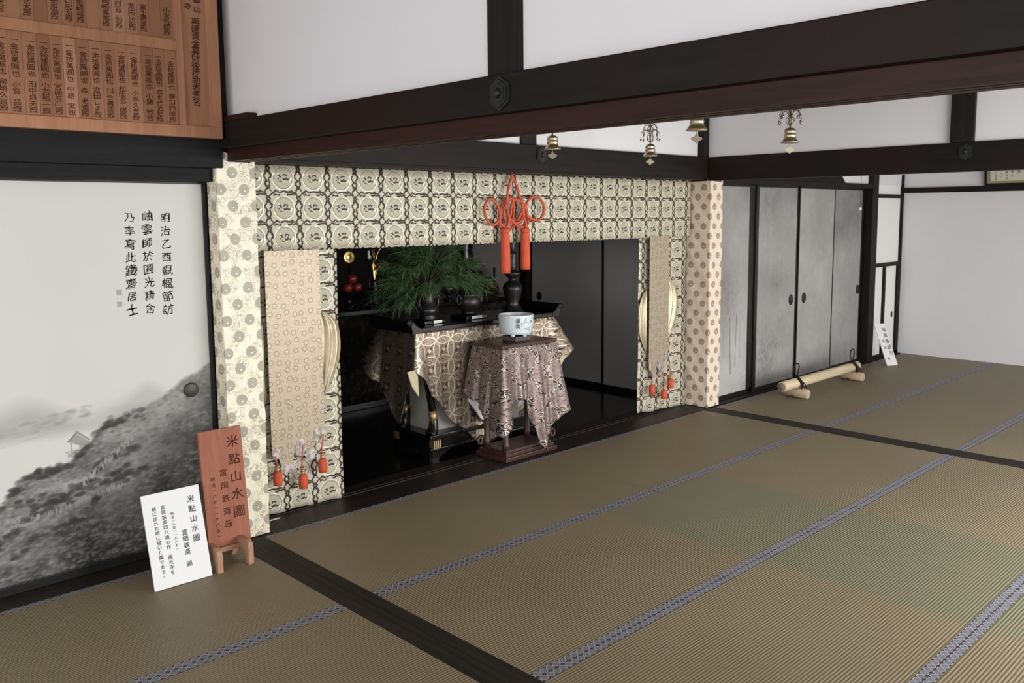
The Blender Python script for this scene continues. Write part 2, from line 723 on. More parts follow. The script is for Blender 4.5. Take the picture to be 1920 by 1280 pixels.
def obj(name, mb, mat, parent=None, label=None, origin=None):
    me = bpy.data.meshes.new(name)
    vs_ = mb.v
    if origin:
        vs_ = [(a - origin[0], b - origin[1], c - origin[2]) for a, b, c in vs_]
    me.from_pydata(vs_, [], mb.f)
    if mb.uvs:
        ul = me.uv_layers.new(name='UVMap')
        idx = np.empty(len(me.loops), dtype=np.int32)
        me.loops.foreach_get('vertex_index', idx)
        table = np.zeros((len(vs_), 2), dtype=np.float32)
        for k, c in mb.uvs.items():
            table[k] = c[:2]
        ul.data.foreach_set('uv', table[idx].ravel())
    if mb.smooth:
        sm = [i in mb.smooth for i in range(len(mb.f))]
        me.polygons.foreach_set('use_smooth', sm)
    me.validate()
    bm = bmesh.new()
    bm.from_mesh(me)
    bmesh.ops.recalc_face_normals(bm, faces=bm.faces)
    bm.to_mesh(me)
    bm.free()
    me.materials.append(M[mat] if isinstance(mat, str) else mat)
    o = bpy.data.objects.new(name, me)
    COL.objects.link(o)
    if origin:
        o.location = origin
    if parent is not None:
        o.parent = parent
        if origin:
            o.location = Vector(origin) - world_loc(parent)
        else:
            o.location = -world_loc(parent)
    if label:
        o['label'] = label
    return o


def world_loc(o):
    v = Vector(o.location)
    while o.parent:
        o = o.parent
        v = v + Vector(o.location)
    return v


def tag(o, label, cat, group=None, kind=None):
    o['label'] = label
    o['category'] = cat
    if group:
        o['group'] = group
    if kind:
        o['kind'] = kind
    return o


def thing(name, label, cat, loc, group=None, kind=None):
    o = bpy.data.objects.new(name, None)
    o.empty_display_size = .05
    COL.objects.link(o)
    o.location = loc
    return tag(o, label, cat, group, kind)


def struct(name, mb, mat, label, cat):
    return tag(obj(name, mb, mat), label, cat, kind='structure')


def copy_thing(root, loc, label, group):
    r = root.copy()
    COL.objects.link(r)
    r.location = loc
    r['label'] = label
    r['group'] = group
    for ch in list(root.children):
        c = ch.copy()
        COL.objects.link(c)
        c.parent = r
        for g in list(ch.children):
            d = g.copy()
            COL.objects.link(d)
            d.parent = c
    return r


def smooth_path(pts, n=8, closed=False):
    """Catmull-Rom through the points"""
    P = [Vector(p) for p in pts]
    m = len(P)
    out = []
    segs = m if closed else m - 1
    for i in range(segs):
        if closed:
            p0, p1, p2, p3 = P[i - 1], P[i], P[(i + 1) % m], P[(i + 2) % m]
        else:
            p0, p1, p2, p3 = P[max(i - 1, 0)], P[i], P[i + 1], P[min(i + 2, m - 1)]
        for k in range(n):
            t = k / n
            out.append(.5 * ((2 * p1) + (p2 - p0) * t + (2 * p0 - 5 * p1 + 4 * p2 - p3) * t * t
                             + (3 * p1 - p0 - 3 * p2 + p3) * t ** 3))
    if not closed:
        out.append(P[-1])
    return out


# ------------------------------------------------------------------ writing
_glyph = {}


def load_glyphs(chars):
    todo = []
    for ch in sorted(set(chars)):
        if ch in _glyph or ch.isspace():
            continue
        cu = bpy.data.curves.new('glyph', 'FONT')
        cu.body = ch
        cu.size = 1.0
        cu.resolution_u = 3
        cu.offset = .006
        o = bpy.data.objects.new('glyph', cu)
        COL.objects.link(o)
        todo.append((ch, o, cu))
    bpy.context.view_layer.update()
    dg = bpy.context.evaluated_depsgraph_get()
    for ch, o, cu in todo:
        me = o.evaluated_get(dg).to_mesh()
        co = [tuple(v.co) for v in me.vertices]
        fa = [tuple(p.vertices) for p in me.polygons]
        o.evaluated_get(dg).to_mesh_clear()
        if co:
            xs = [c[0] for c in co]
            ys = [c[1] for c in co]
            w, h = max(xs) - min(xs), max(ys) - min(ys)
            cx, cy = (max(xs) + min(xs)) / 2, (max(ys) + min(ys)) / 2
            k = 1.0
            _glyph[ch] = ([((c[0] - cx) * k, (c[1] - cy) * k) for c in co], fa, w, h)
    for ch, o, cu in todo:
        bpy.data.objects.remove(o)
        bpy.data.curves.remove(cu)


def write(mb, text, x, z0, z1, size, place, jit=0.0, wide=1.0, lean=0.0):
    """a vertical column of characters from z0 (top) down to z1, centred on x; place maps (x, z) to a point"""
    adv = [0]
    for c in text[:-1]:
        adv.append(adv[-1] + (.6 if c.isspace() else 1.0))
    step = (z0 - z1) / max(1e-6, adv[-1])
    for i, ch in enumerate(text):
        if ch.isspace() or ch not in _glyph:
            continue
        co, fa, w, h = _glyph[ch]
        a = random.uniform(-jit, jit) * .5
        sc = size * (1 + random.uniform(-jit, jit))
        ca, sa = math.cos(a), math.sin(a)
        cz = z0 - adv[i] * step
        cx = x + lean * i + random.uniform(-jit, jit) * size * .25
        pts = []
        f1, f2 = random.uniform(0, 6), random.uniform(0, 6)
        for px, pz in co:
            px, pz = (px + jit * .45 * math.sin(pz * 7 + f1)) * wide, pz + jit * .4 * math.sin(px * 6 + f2)
            qx, qz = px * ca - pz * sa, px * sa + pz * ca + px * jit * .5
            pts.append(place(cx + qx * sc, cz + qz * sc))
        mb.add(pts, fa)


# ------------------------------------------------------------------ main measures (metres)
XA0, XA1 = -.107, .046        # near threshold beam
XB0, XB1 = 3.85, 4.01         # far threshold beam
XC = 7.75                     # far end wall
YS = -.028                    # sill edge
ROW = .932                    # tatami row pitch
H_BEAM = 1.81                 # underside of the lintels

# ------------------------------------------------------------------ room shell
struct('floor', MB().box(-4.6, 8.0, -6.2, 4.0, -.16, -.056), 'sill_y', 'dark boarded sub-floor under the tatami mats', 'floor')
struct('ceiling', MB().box(-4.6, 8.0, -6.2, 4.0, 2.95, 3.02), 'ceiling_board', 'brown boarded ceiling over all three rooms', 'ceiling')

wb = MB().box(-4.5, XC, .055, .135, 1.835, 2.95)
struct('wall_back', wb, 'plaster', 'white plaster wall above the lintels of the altar front', 'wall')
wp = MB().box(-.030, .010, -5.6, .055, 1.975, 2.95)
struct('wall_left_partition', wp, 'plaster', 'white plaster wall hanging above the near reddish beam', 'wall')
wq = MB().box(3.90, 3.95, -5.6, .055, 1.975, 2.95)
struct('wall_right_partition', wq, 'plaster', 'white plaster wall hanging above the far dark beam', 'wall')
struct('wall_right', MB().box(XC, XC + .1, -6.0, .4, -.05, 2.95), 'plaster', 'plain pale end wall of the far room', 'wall')
struct('wall_left', MB().box(-4.6, -4.5, -6.0, .4, -.05, .55).box(-4.6, -4.5, -6.0, .4, 2.45, 2.95)
       .box(-4.6, -4.5, -6.0, -4.7, .55, 2.45).box(-4.6, -4.5, -.5, .4, .55, 2.45),
       'plaster', 'pale side wall with a wide window opening behind the viewer', 'wall')
struct('wall_front', MB().box(-4.6, 8.0, -6.0, -5.9, 2.35, 2.95), 'plaster', 'white plaster strip above the veranda opening', 'wall')

struct('wall_back_right', MB().box(4.02, 6.9, .19, .22, -.05, 1.80), 'plaster', 'plain wall behind the bamboo doors', 'wall')
struct('wall_back_left', MB().box(-4.5, -.09, .22, .25, -.05, 1.80), 'plaster', 'plain wall behind the painted sliding door', 'wall')
# near beam: projecting rail over a reddish grooved lintel, running from the left pillar towards the viewer
struct('trim_1', MB().box(-.078, .05, -5.6, 0.0, 1.868, 1.985, .004), 'dark_beam_y',
       'near black rail along the top of the reddish lintel', 'beam')
lint = MB().box(-.045, .068, -5.6, 0.0, 1.822, 1.868, .002)
for a, b in ((-.045, -.022), (-.006, .016), (.032, .068)):
    lint.box(a, b, -5.6, 0.0, H_BEAM, 1.823)
struct('trim_2', lint, 'red_beam_y', 'near reddish grooved lintel leading from the left pillar', 'beam')
struct('trim_25', MB().box(-.080, -.030, -.27, .0, 1.984, 2.008, .004), 'red_beam_y', 'short brown batten on the near rail beside the donor board', 'batten')
# facade beam over the altar opening
struct('trim_3', MB().box(.05, 3.93, .0, .14, H_BEAM + .02, 1.985, .004).box(.09, 3.94, .03, .24, H_BEAM + .004, H_BEAM + .022),
       'dark_beam', 'black lintel across the top of the altar opening', 'beam')
# far beam
struct('trim_4', MB().box(3.885, 3.99, -5.6, 0.0, H_BEAM - .005, 1.985, .004), 'dark_beam_y',
       'far black lintel leading from the right pillar', 'beam')
# left room: kamoi and rail above the painted door
struct('trim_5', MB().box(-4.5, -.10, .030, .20, 1.718, 1.778, .003), 'green_beam',
       'greenish black lintel directly above the painted sliding door', 'beam')
struct('trim_6', MB().box(-4.5, -.075, -.020, .14, 1.778, 1.985, .004), 'green_beam',
       'deep black rail under the donor board', 'beam')
# far room lintels
struct('trim_7', MB().box(4.09, 6.90, .0, .14, 1.79, 1.835, .003), 'dark_beam',
       'thin black lintel above the grey bamboo doors', 'beam')
struct('trim_8', MB().prism([(4.09, 1.835), (6.28, 1.835), (6.10, 1.985), (4.09, 1.985)], .01, .12), 'dark_beam',
       'black rail with a slanted end above the bamboo doors', 'beam')
struct('trim_9', MB().box(XC - .05, XC + .02, -5.9, .034, 1.755, 1.81, .003), 'dark_beam_y',
       'dark rail along the far end wall', 'beam')
# posts
def post(n, x0, x1, y0, y1, z0, z1, label, mat='dark_post'):
    struct('trim_%d' % n, MB().box(x0, x1, y0, y1, z0, z1, .004), mat, label, 'post')


post(10, -.085, .075, .012, .20, -.05, 2.95, 'left pillar of the altar front inside its brocade wrap')
post(11, 3.945, 4.085, .012, .215, -.05, 2.95, 'right pillar of the altar front inside its brocade wrap')
post(12, -.046, .026, -1.925, -1.780, 1.985, 2.95, 'dark post in the white wall above the near beam')
post(13, 1.90, 2.03, .035, .12, 1.985, 2.95, 'dark post in the white wall above the middle of the altar')
post(14, 3.87, 3.965, -1.925, -1.785, 1.985, 2.95, 'dark post in the white wall above the far beam')
post(15, 6.885, 7.02, .0, .14, -.05, 2.95, 'brown-black post between bamboo doors and white alcove')
post(16, 3.83, 3.975, .0, .12, 1.985, 2.95, 'dark corner post above the right pillar')
# sills
struct('trim_17', MB().box(XA0, XA1, -5.6, -.03, -.056, .001, .002)
       .box(XA0 + .055, XA0 + .057, -5.6, -.03, .0, .0016).box(XA0 + .092, XA0 + .094, -5.6, -.03, .0, .0016),
       'sill_y', 'near dark threshold beam let into the floor', 'threshold')
struct('trim_18', MB().box(XB0, XB1, -5.6, -.03, -.056, .001, .002), 'sill_y', 'far dark threshold beam let into the floor', 'threshold')
struct('trim_19', MB().box(-.10, 3.945, YS, .36, -.056, .001, .002).box(.1, 3.9, .20, .212, .001, .006)
       .box(.1, 3.9, .235, .247, .001, .006), 'sill_x', 'dark wooden sill in front of the altar opening', 'threshold')
struct('trim_20', MB().box(-4.5, -.10, YS, .25, -.056, .003, .002), 'sill_x', 'dark wooden sill under the painted sliding door', 'threshold')
struct('trim_21', MB().box(4.01, XC, YS + .03, .25, -.056, .003, .002), 'sill_x', 'dark wooden sill under the bamboo doors', 'threshold')

# ------------------------------------------------------------------ altar room shell
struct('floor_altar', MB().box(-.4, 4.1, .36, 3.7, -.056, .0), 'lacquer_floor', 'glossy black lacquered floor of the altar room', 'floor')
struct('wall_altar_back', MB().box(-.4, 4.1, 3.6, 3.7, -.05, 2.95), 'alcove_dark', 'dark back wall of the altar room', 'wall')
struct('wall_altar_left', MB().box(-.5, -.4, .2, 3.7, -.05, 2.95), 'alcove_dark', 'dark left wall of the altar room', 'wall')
struct('wall_altar_right', MB().box(3.95, 4.05, 2.10, 3.7, -.05, 2.95).box(3.96, 4.05, .2, 2.1, 1.86, 2.95), 'alcove_plaster',
       'pinkish plaster wall deep in the altar room', 'wall')
post(22, 3.915, 4.02, 2.03, 2.12, -.05, 2.95, 'black post where the grey altar-room doors end', 'frame_black')
struct('trim_23', MB().box(3.93, 4.05, .21, 2.05, 1.80, 1.86), 'frame_black', 'black lintel over the grey altar-room doors', 'beam')
struct('trim_24', MB().box(3.93, 4.05, .36, 2.05, .0, .018), 'frame_black', 'black sill under the grey altar-room doors', 'threshold')

# ------------------------------------------------------------------ tatami mats
def tatami(x0, x1, row, label, rows):
    y1 = YS - row * ROW
    y0 = y1 - ROW
    xc = (x0 + x1) / 2
    root = thing('tatami_mat', label, 'tatami mat', (xc, (y0 + y1) / 2, -.056), rows)
    mb = MB().box(x0 + .0004, x1 - .0004, y0 + .0008, y1 - .0008, -.0555, .0, .0008)
    obj('woven_surface', mb, 'tatami', root)
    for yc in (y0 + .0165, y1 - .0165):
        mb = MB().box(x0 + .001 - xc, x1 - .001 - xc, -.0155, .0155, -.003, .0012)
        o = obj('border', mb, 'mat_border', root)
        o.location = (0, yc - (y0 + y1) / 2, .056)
    return root


rowname = ['first row, along the wall', 'second row from the wall', 'third row from the wall', 'fourth row, nearest the viewer']
XJ = 1.948
for r in range(4):
    tatami(XA1, XJ, r, 'tan tatami mat of the altar room front, left half, ' + rowname[r], 'tatami mats between the two thresholds')
    tatami(XJ, XB0, r, 'tan tatami mat of the altar room front, right half, ' + rowname[r], 'tatami mats between the two thresholds')
for r in range(3):
    tatami(-2.0, XA0, r, 'tan tatami mat left of the near threshold, ' + rowname[r], 'tatami mats left of the near threshold')
for r in range(4):
    tatami(XB1, 5.88, r, 'tan tatami mat just past the far threshold, ' + rowname[r], 'tatami mats past the far threshold')
for r in range(4):
    tatami(5.88, XC, r, 'tan tatami mat reaching the far end wall, ' + rowname[r], 'tatami mats past the far threshold')


# ------------------------------------------------------------------ paintings
class Paint:
    """an ink painting as a colour per mesh point"""

    def __init__(s, x0, x1, z0, z1, step, base):
        s.x0, s.x1, s.z0, s.z1, s.step = x0, x1, z0, z1, step
        s.w = int(round((x1 - x0) / step)) + 1
        s.h = int(round((z1 - z0) / step)) + 1
        s.X, s.Z = np.meshgrid(np.linspace(x0, x1, s.w), np.linspace(z0, z1, s.h))
        s.a = np.full((s.h, s.w), base, dtype=np.float64)
        s.rng = np.random.default_rng(5)

    def noise(s, cell, seed):
        """smooth value noise in 0..1"""
        rng = np.random.default_rng(seed)
        gx, gz = (s.X - s.x0) / cell, (s.Z - s.z0) / cell
        ix, iz = gx.astype(int), gz.astype(int)
        fx, fz = gx - ix, gz - iz
        fx, fz = fx * fx * (3 - 2 * fx), fz * fz * (3 - 2 * fz)
        t = rng.random((iz.max() + 2, ix.max() + 2))
        return (t[iz, ix] * (1 - fx) * (1 - fz) + t[iz, ix + 1] * fx * (1 - fz)
                + t[iz + 1, ix] * (1 - fx) * fz + t[iz + 1, ix + 1] * fx * fz)

    def fbm(s, cell, seed, oct=4):
        r, amp, tot = 0, 1, 0
        for k in range(oct):
            r = r + s.noise(cell / 2 ** k, seed + k) * amp
            tot += amp
            amp *= .55
        return r / tot

    def dab(s, x, z, rx, rz, val, op, ang=0.0, soft=.5):
        R = max(rx, rz) * 1.2
        i0, i1 = int((x - R - s.x0) / s.step), int((x + R - s.x0) / s.step) + 2
        j0, j1 = int((z - R - s.z0) / s.step), int((z + R - s.z0) / s.step) + 2
        i0, j0 = max(i0, 0), max(j0, 0)
        i1, j1 = min(i1, s.w), min(j1, s.h)
        if i0 >= i1 or j0 >= j1:
            return
        dx, dz = s.X[j0:j1, i0:i1] - x, s.Z[j0:j1, i0:i1] - z
        c, sn = math.cos(ang), math.sin(ang)
        u, v = (dx * c + dz * sn) / rx, (-dx * sn + dz * c) / rz
        d = np.sqrt(u * u + v * v)
        m = np.clip((1 - d) / soft, 0, 1) * op
        b = s.a[j0:j1, i0:i1]
        b += (val - b) * m

    def stroke(s, pts, r, val, op, soft=.6):
        for (x0, z0), (x1, z1) in zip(pts[:-1], pts[1:]):
            L = math.hypot(x1 - x0, z1 - z0)
            n = max(1, int(L / (r * .6)))
            for k in range(n):
                t = k / n
                s.dab(x0 + (x1 - x0) * t, z0 + (z1 - z0) * t, r, r, val, op, 0, soft)

    def mesh(s, name, y, parent, tint=(1, 1, 1), tint2=None):
        me = bpy.data.meshes.new(name)
        n = s.w * s.h
        co = np.empty((n, 3), dtype=np.float32)
        co[:, 0] = s.X.ravel()
        co[:, 1] = y
        co[:, 2] = s.Z.ravel()
        pl = world_loc(parent)
        co -= np.array(pl, dtype=np.float32)
        idx = np.arange(n).reshape(s.h, s.w)
        q = np.stack([idx[:-1, :-1], idx[:-1, 1:], idx[1:, 1:], idx[1:, :-1]], -1).reshape(-1, 4)
        me.vertices.add(n)
        me.vertices.foreach_set('co', co.ravel())
        me.loops.add(q.size)
        me.loops.foreach_set('vertex_index', q.ravel().astype(np.int32))
        me.polygons.add(len(q))
        me.polygons.foreach_set('loop_start', np.arange(0, q.size, 4, dtype=np.int32))
        me.update(calc_edges=True)
        at = me.color_attributes.new('paint', 'FLOAT_COLOR', 'POINT')
        c = np.ones((n, 4), dtype=np.float32)
        v = np.clip(s.a.ravel(), 0, 1)
        for k in range(3):
            c[:, k] = v * tint[k]
        at.data.foreach_set('color', c.ravel())
        me.materials.append(M['ink_painting'])
        o = bpy.data.objects.new(name, me)
        COL.objects.link(o)
        o.parent = parent
        return o


# ---- left sliding door with an ink landscape and a poem
TEXTS = ['明治乙酉觀楓節訪', '岫雲師於圓光精舍', '乃率寫此鐵齋居士']
ROLL = ['一金拾萬圓也　関口四郎殿', '一金拾萬圓也　高木代治郎殿', '一金拾萬圓也　小関　敏殿', '一金拾萬圓也　小原久吉殿',
        '一金拾萬圓也　松阪吉二郎殿', '一金拾萬圓也　川合善造殿', '一金拾萬圓也　富田しま殿', '一金拾萬圓也　森　老重殿',
        '一金拾萬圓也　中島　実殿', '一金拾萬圓也　宮崎辰巳殿', '一金拾萬圓也　小宮裕一殿', '一金拾萬圓也　田中貞夫殿',
        '一金拾萬圓也　小宮　品殿', '一金拾萬圓也　柳崎久直殿']
ROLL2 = ['小宮吉郎殿', '富士廣漢殿', '金田江広殿', '大村吉二郎殿', '岡崎喜郎殿', '里崎福殿', '田口忠治殿', '高瀬忠治殿', '木村吉太殿', '大川武殿']
SIGN = ['米點山水圖', '富岡鉄斎　画', '明治一八年（一八八五）', '富岡鉄斎四八歳の作、圓光寺を', '秋に訪れた時に描いた圖である。']
SIGNC = ['瑞風香細竹', '富岡　画']
TITLE = ['再建資金募財後援助者芳名', '嶽山', '光寺']
load_glyphs(''.join(TEXTS + ROLL + ROLL2 + SIGN + SIGNC + TITLE + ['壽青︵︶八分合三人日']))

d1 = thing('door_1', 'wide sliding door with a misty ink landscape and a three-column poem', 'sliding door', (-.8, .11, .003), kind='structure')
fx0, fx1, fz0, fz1 = -1.52, -.10, .003, 1.718
fr = MB().box(fx0, fx1, .108, .135, fz0, .045, .003).box(fx0, fx1, .108, .135, 1.708, fz1, .002)
fr.box(fx1 - .024, fx1, .108, .135, .045, 1.708, .003).box(fx0, fx0 + .024, .108, .135, .045, 1.708, .003)
obj('frame', fr, 'frame_black', d1, 'black lacquered edge frame')
obj('backing', MB().box(fx0 + .01, fx1 - .01, .116, .130, .02, 1.714), 'paper_plain', d1)
P = Paint(fx0 + .02, fx1 - .02, .04, 1.712, .0035, .615)
n1 = P.fbm(.5, 11)
P.a += (n1 - .5) * .06
# far hills as pale washes
hill = .725 + .11 * np.exp(-((P.X + .92) / .16) ** 2) + .02 * P.noise(.15, 3)
P.a -= .20 * np.clip((hill - P.Z) / .10, 0, 1) * np.clip((P.Z - .62) / .05, 0, 1)
hill2 = .775 + .06 * np.exp(-((P.X + .42) / .08) ** 2)
P.a -= .14 * np.clip((hill2 - P.Z) / .06, 0, 1) * np.clip((P.Z - .66) / .05, 0, 1) * np.clip((P.X + .66) / .14, 0, 1)
# distant tree line and river bank on the left
bank = .655 + (P.X + 1.02) * .155
for k in range(150):
    x = random.uniform(-1.5, -.66)
    zb = .655 + (x + 1.02) * .155
    P.dab(x, zb + random.uniform(-.006, .045), random.uniform(.012, .035), random.uniform(.006, .013), .30, random.uniform(.15, .45), .12)
for k in range(50):
    x = random.uniform(-1.5, -.72)
    P.dab(x, .628 + (x + 1.02) * .155, random.uniform(.02, .05), .004, .45, .3, .15)
# wooded slope
rx = np.array([-1.52, -1.25, -1.04, -.977, -.914, -.79, -.722, -.676, -.641, -.606, -.525, -.455, -.393, -.343, -.252, -.187, -.119, -.08])
rz = np.array([.20, .30, .40, .465, .505, .515, .565, .61, .652, .676, .687, .70, .732, .760, .815, .840, .885, .90])


def ridge(x):
    return float(np.interp(x, rx, rz))


rg = np.interp(P.X, rx, rz) + (P.noise(.06, 21) - .5) * .022
slope = np.clip((rg - P.Z) / .02, 0, 1)
body = .15 + .26 * (P.fbm(.16, 31) - .5) + .10 * (P.fbm(.03, 41) - .5)
body += .10 * np.clip((P.Z - .55) / .3, 0, 1) - .06 * np.clip((.35 - P.Z) / .3, 0, 1)
# lighter clearings
for cx, cz, sx, sz, am in ((-.42, .50, .13, .07, .12), (-.95, .30, .12, .045, .16), (-.75, .42, .2, .02, .14), (-.55, .60, .10, .03, .10),
                           (-1.0, .16, .12, .04, .12), (-.3, .70, .1, .06, .08)):
    body += am * np.exp(-((P.X - cx) / sx) ** 2 - ((P.Z - cz) / sz) ** 2)
body -= .11 * np.exp(-((P.X + .18) / .16) ** 2 - ((P.Z - .42) / .16) ** 2)
P.a += (np.clip(body, .03, .7) - P.a) * slope
# horizontal ink dabs
for k in range(5200):
    x = random.uniform(-1.5, -.12)
    z = random.uniform(.05, ridge(x) - .004)
    dep = ridge(x) - z
    v = random.choice((.05, .07, .10, .20, .28)) if random.random() < .72 else .36
    P.dab(x, z, random.uniform(.008, .020), random.uniform(.004, .009), v, random.uniform(.12, .38) * (1.1 if dep < .1 else .9),
          random.uniform(-.15, .35))
# darker clumps along ridges and tree bands
for band, nb in ((0.0, 90), (.16, 60), (.27, 60)):
    for k in range(nb):
        x = random.uniform(-1.2, -.45)
        z = ridge(x) - band * (1 if band == 0 else 1) + random.uniform(-.035, .004)
        P.dab(x, z, random.uniform(.016, .032), random.uniform(.009, .015), .05, random.uniform(.4, .8), random.uniform(-.1, .3), .35)
for k in range(46):
    x = random.uniform(-.98, -.50)
    z = .355 + .02 * math.sin(x * 9) + (x + .7) * .06 + random.uniform(-.02, .035)
    P.dab(x, z + .04, random.uniform(.018, .034), random.uniform(.009, .014), .045, random.uniform(.5, .85), .1, .35)
# pale trunks under the dark crowns
for k in range(150):
    if k < 70:
        x = random.uniform(-1.05, -.55)
        z = .352 + .02 * math.sin(x * 9) + (x + .7) * .06
    else:
        t = random.random()
        x = -.72 + t * .22
        z = .42 + t * .17 + random.uniform(-.012, .012)
    h = random.uniform(.012, .026)
    P.stroke([(x, z), (x + random.uniform(-.006, .006), z - h)], .0035, .36, .30)
# small hut
hx, hz = -.725, .60
for k in range(24):
    t = k / 23
    P.stroke([(hx - .040 + t * .030, hz + .006 + t * .030), (hx + .012 + t * .034, hz - .022 + t * .010)], .004, .30, .30)
P.stroke([(hx - .042, hz + .006), (hx - .008, hz + .038)], .0045, .16, .7)
P.stroke([(hx - .008, hz + .044), (hx + .045, hz + .0)], .0045, .16, .7)
P.stroke([(hx - .030, hz - .0), (hx - .030, hz - .035)], .004, .28, .6)
P.stroke([(hx - .055, hz - .040), (hx + .0, hz - .034)], .004, .25, .5)
P.a = np.clip(P.a, .02, .8)
P.mesh('painting', .1135, d1, (1.0, .995, .955))
poem = MB()


def on_door(x, z):
    return (x, .1128, z)


for (x, zt, zb, ln), tx in zip(((-.300, 1.555, 1.140, -.001), (-.381, 1.563, 1.150, -.001), (-.457, 1.557, 1.150, -.0015)), TEXTS):
    write(poem, tx, x, zt, zb, .050, on_door, .12, 1.0, ln)
obj('poem', poem, 'ink', d1, 'brushed black calligraphy in three columns')
seals = MB().box(-.530, -.508, .1124, .1132, 1.219, 1.243, .0003).box(-.531, -.510, .1124, .1132, 1.168, 1.190, .0003)
obj('seal_marks', seals, 'seal', d1, 'two small grey square seals')
pull = MB().lathe([(.001, -.004), (.026, -.004), (.031, -.001), (.0345, .0), (.0345, -.006), (.030, -.009), (.001, -.009)],
                  (-.222, .1125, .752), 32, 'y')
obj('finger_pull', pull, 'bronze_pale', d1, 'round dark metal finger pull')

# ---- far room: four grey doors with misty bamboo
def bamboo_leafs(P, cx, cz, n, spread, val, up=True, size=.03):
    for k in range(n):
        x, z = random.gauss(cx, spread[0]), random.gauss(cz, spread[1])
        a = random.uniform(-1.2, 1.2) + (PI / 2 if up else 0)
        L = size * random.uniform(.6, 1.3)
        P.dab(x, z, L, L * .16, val, random.uniform(.15, .45), a, .7)


doors = [(4.075, 4.665), (4.715, 5.435), (5.465, 6.165), (6.180, 6.855)]
dl = ['first grey bamboo door, beside the right pillar, with two painted stems',
      'second grey bamboo door from the right pillar, with a leafy clump painted low',
      'third grey bamboo door from the right pillar, nearly blank with an oval pull on its left',
      'last grey bamboo door, next to the brown-black post, dark cloud at its top']
pulls = [None, 5.345, 5.590, 6.770]
for i, (a, b) in enumerate(doors):
    y = .050 if i in (1, 2) else .072
    d = thing('door_%d' % (i + 2), dl[i], 'sliding door', ((a + b) / 2, y + .01, .003), kind='structure')
    e = .012 if i > 0 else .02
    el = .040 if i == 1 else e
    fr = MB().box(a, b, y, y + .022, .003, .040, .002).box(a, b, y, y + .022, 1.772, 1.79, .002)
    fr.box(a, a + el, y, y + .022, .04, 1.772, .002).box(b - e, b, y, y + .022, .04, 1.772, .002)
    if i == 3:
        fr.box(b - .045, b, y, y + .022, .04, 1.772, .002)
    obj('frame', fr, 'frame_black', d, 'thin black lacquered frame')
    obj('backing', MB().box(a + .005, b - .005, y + .008, y + .018, .02, 1.785), 'paper_plain', d)
    Q = Paint(a + .006, b - .006, .03, 1.78, .006, .315)
    g = Q.fbm(.45, 100 + i * 9)
    Q.a += (g - .5) * .16
    top = np.clip((Q.Z - 1.15) / .5, 0, 1) * (1.0 if i in (0, 1, 3) else .35)
    Q.a -= top * .13 * Q.fbm(.3, 140 + i)
    Q.a -= np.clip((.30 - Q.Z) / .3, 0, 1) * (.10 if i else -.10)
    tex = Q.fbm(.05, 170 + i, 3)
    Q.a += (tex - .5) * .05
    if i == 0:
        Q.a += .07 * np.exp(-((Q.Z - .35) / .25) ** 2)
        bamboo_leafs(Q, 4.30, .85, 150, (.14, .09), .17)
        for (x0, zt, x1, zb, r, v) in ((4.365, .69, 4.395, .20, .007, .10), (4.475, .70, 4.462, .25, .006, .12),
                                       (4.27, .60, 4.285, .36, .004, .21), (4.53, .60, 4.54, .32, .004, .22)):
            Q.stroke([(x0, zt), (x1, zb)], r, v, .6)
        bamboo_leafs(Q, 4.62, .30, 30, (.04, .14), .13)
        Q.a -= .09 * np.exp(-((Q.X - 4.25) / .25) ** 2 - ((Q.Z - .95) / .22) ** 2)
    if i == 1:
        bamboo_leafs(Q, 4.90, .26, 260, (.10, .12), .12, True, .035)
        bamboo_leafs(Q, 5.05, .42, 90, (.10, .08), .16, True, .03)
        bamboo_leafs(Q, 5.20, .60, 40, (.07, .05), .18, False, .03)
        bamboo_leafs(Q, 4.95, 1.55, 120, (.16, .12), .16, True, .03)
        bamboo_leafs(Q, 5.15, 1.0, 60, (.14, .10), .20, False, .03)
        Q.a -= .07 * np.exp(-((Q.X - 5.05) / .25) ** 2 - ((Q.Z - .95) / .14) ** 2)
    if i == 2:
        Q.a -= .07 * np.clip((.28 - Q.Z) / .2, 0, 1)
        Q.a += .04
        bamboo_leafs(Q, 5.50, 1.3, 14, (.03, .12), .18)
    if i == 3:
        Q.a -= .08 * np.exp(-((Q.X - 6.6) / .25) ** 2 - ((Q.Z - 1.45) / .25) ** 2)
    blue = (1.0, .985, .955)
    Q.a = np.clip(Q.a, .05, .6)
    Q.mesh('painting', y + .0055, d, blue)
    if pulls[i]:
        px = pulls[i]
        pm = MB().lathe([(.002, -.002), (.018, -.002), (.024, .002), (.030, .0005), (.031, -.004), (.026, -.010), (.002, -.010)],
                        (0, 0, 0), 26, 'y')
        pm.xform(Matrix.Translation((px, y + .004, .768)) @ Matrix.Diagonal((1.1, 1, 1.55, 1)))
        obj('finger_pull', pm, 'iron', d, 'oval dark metal finger pull')

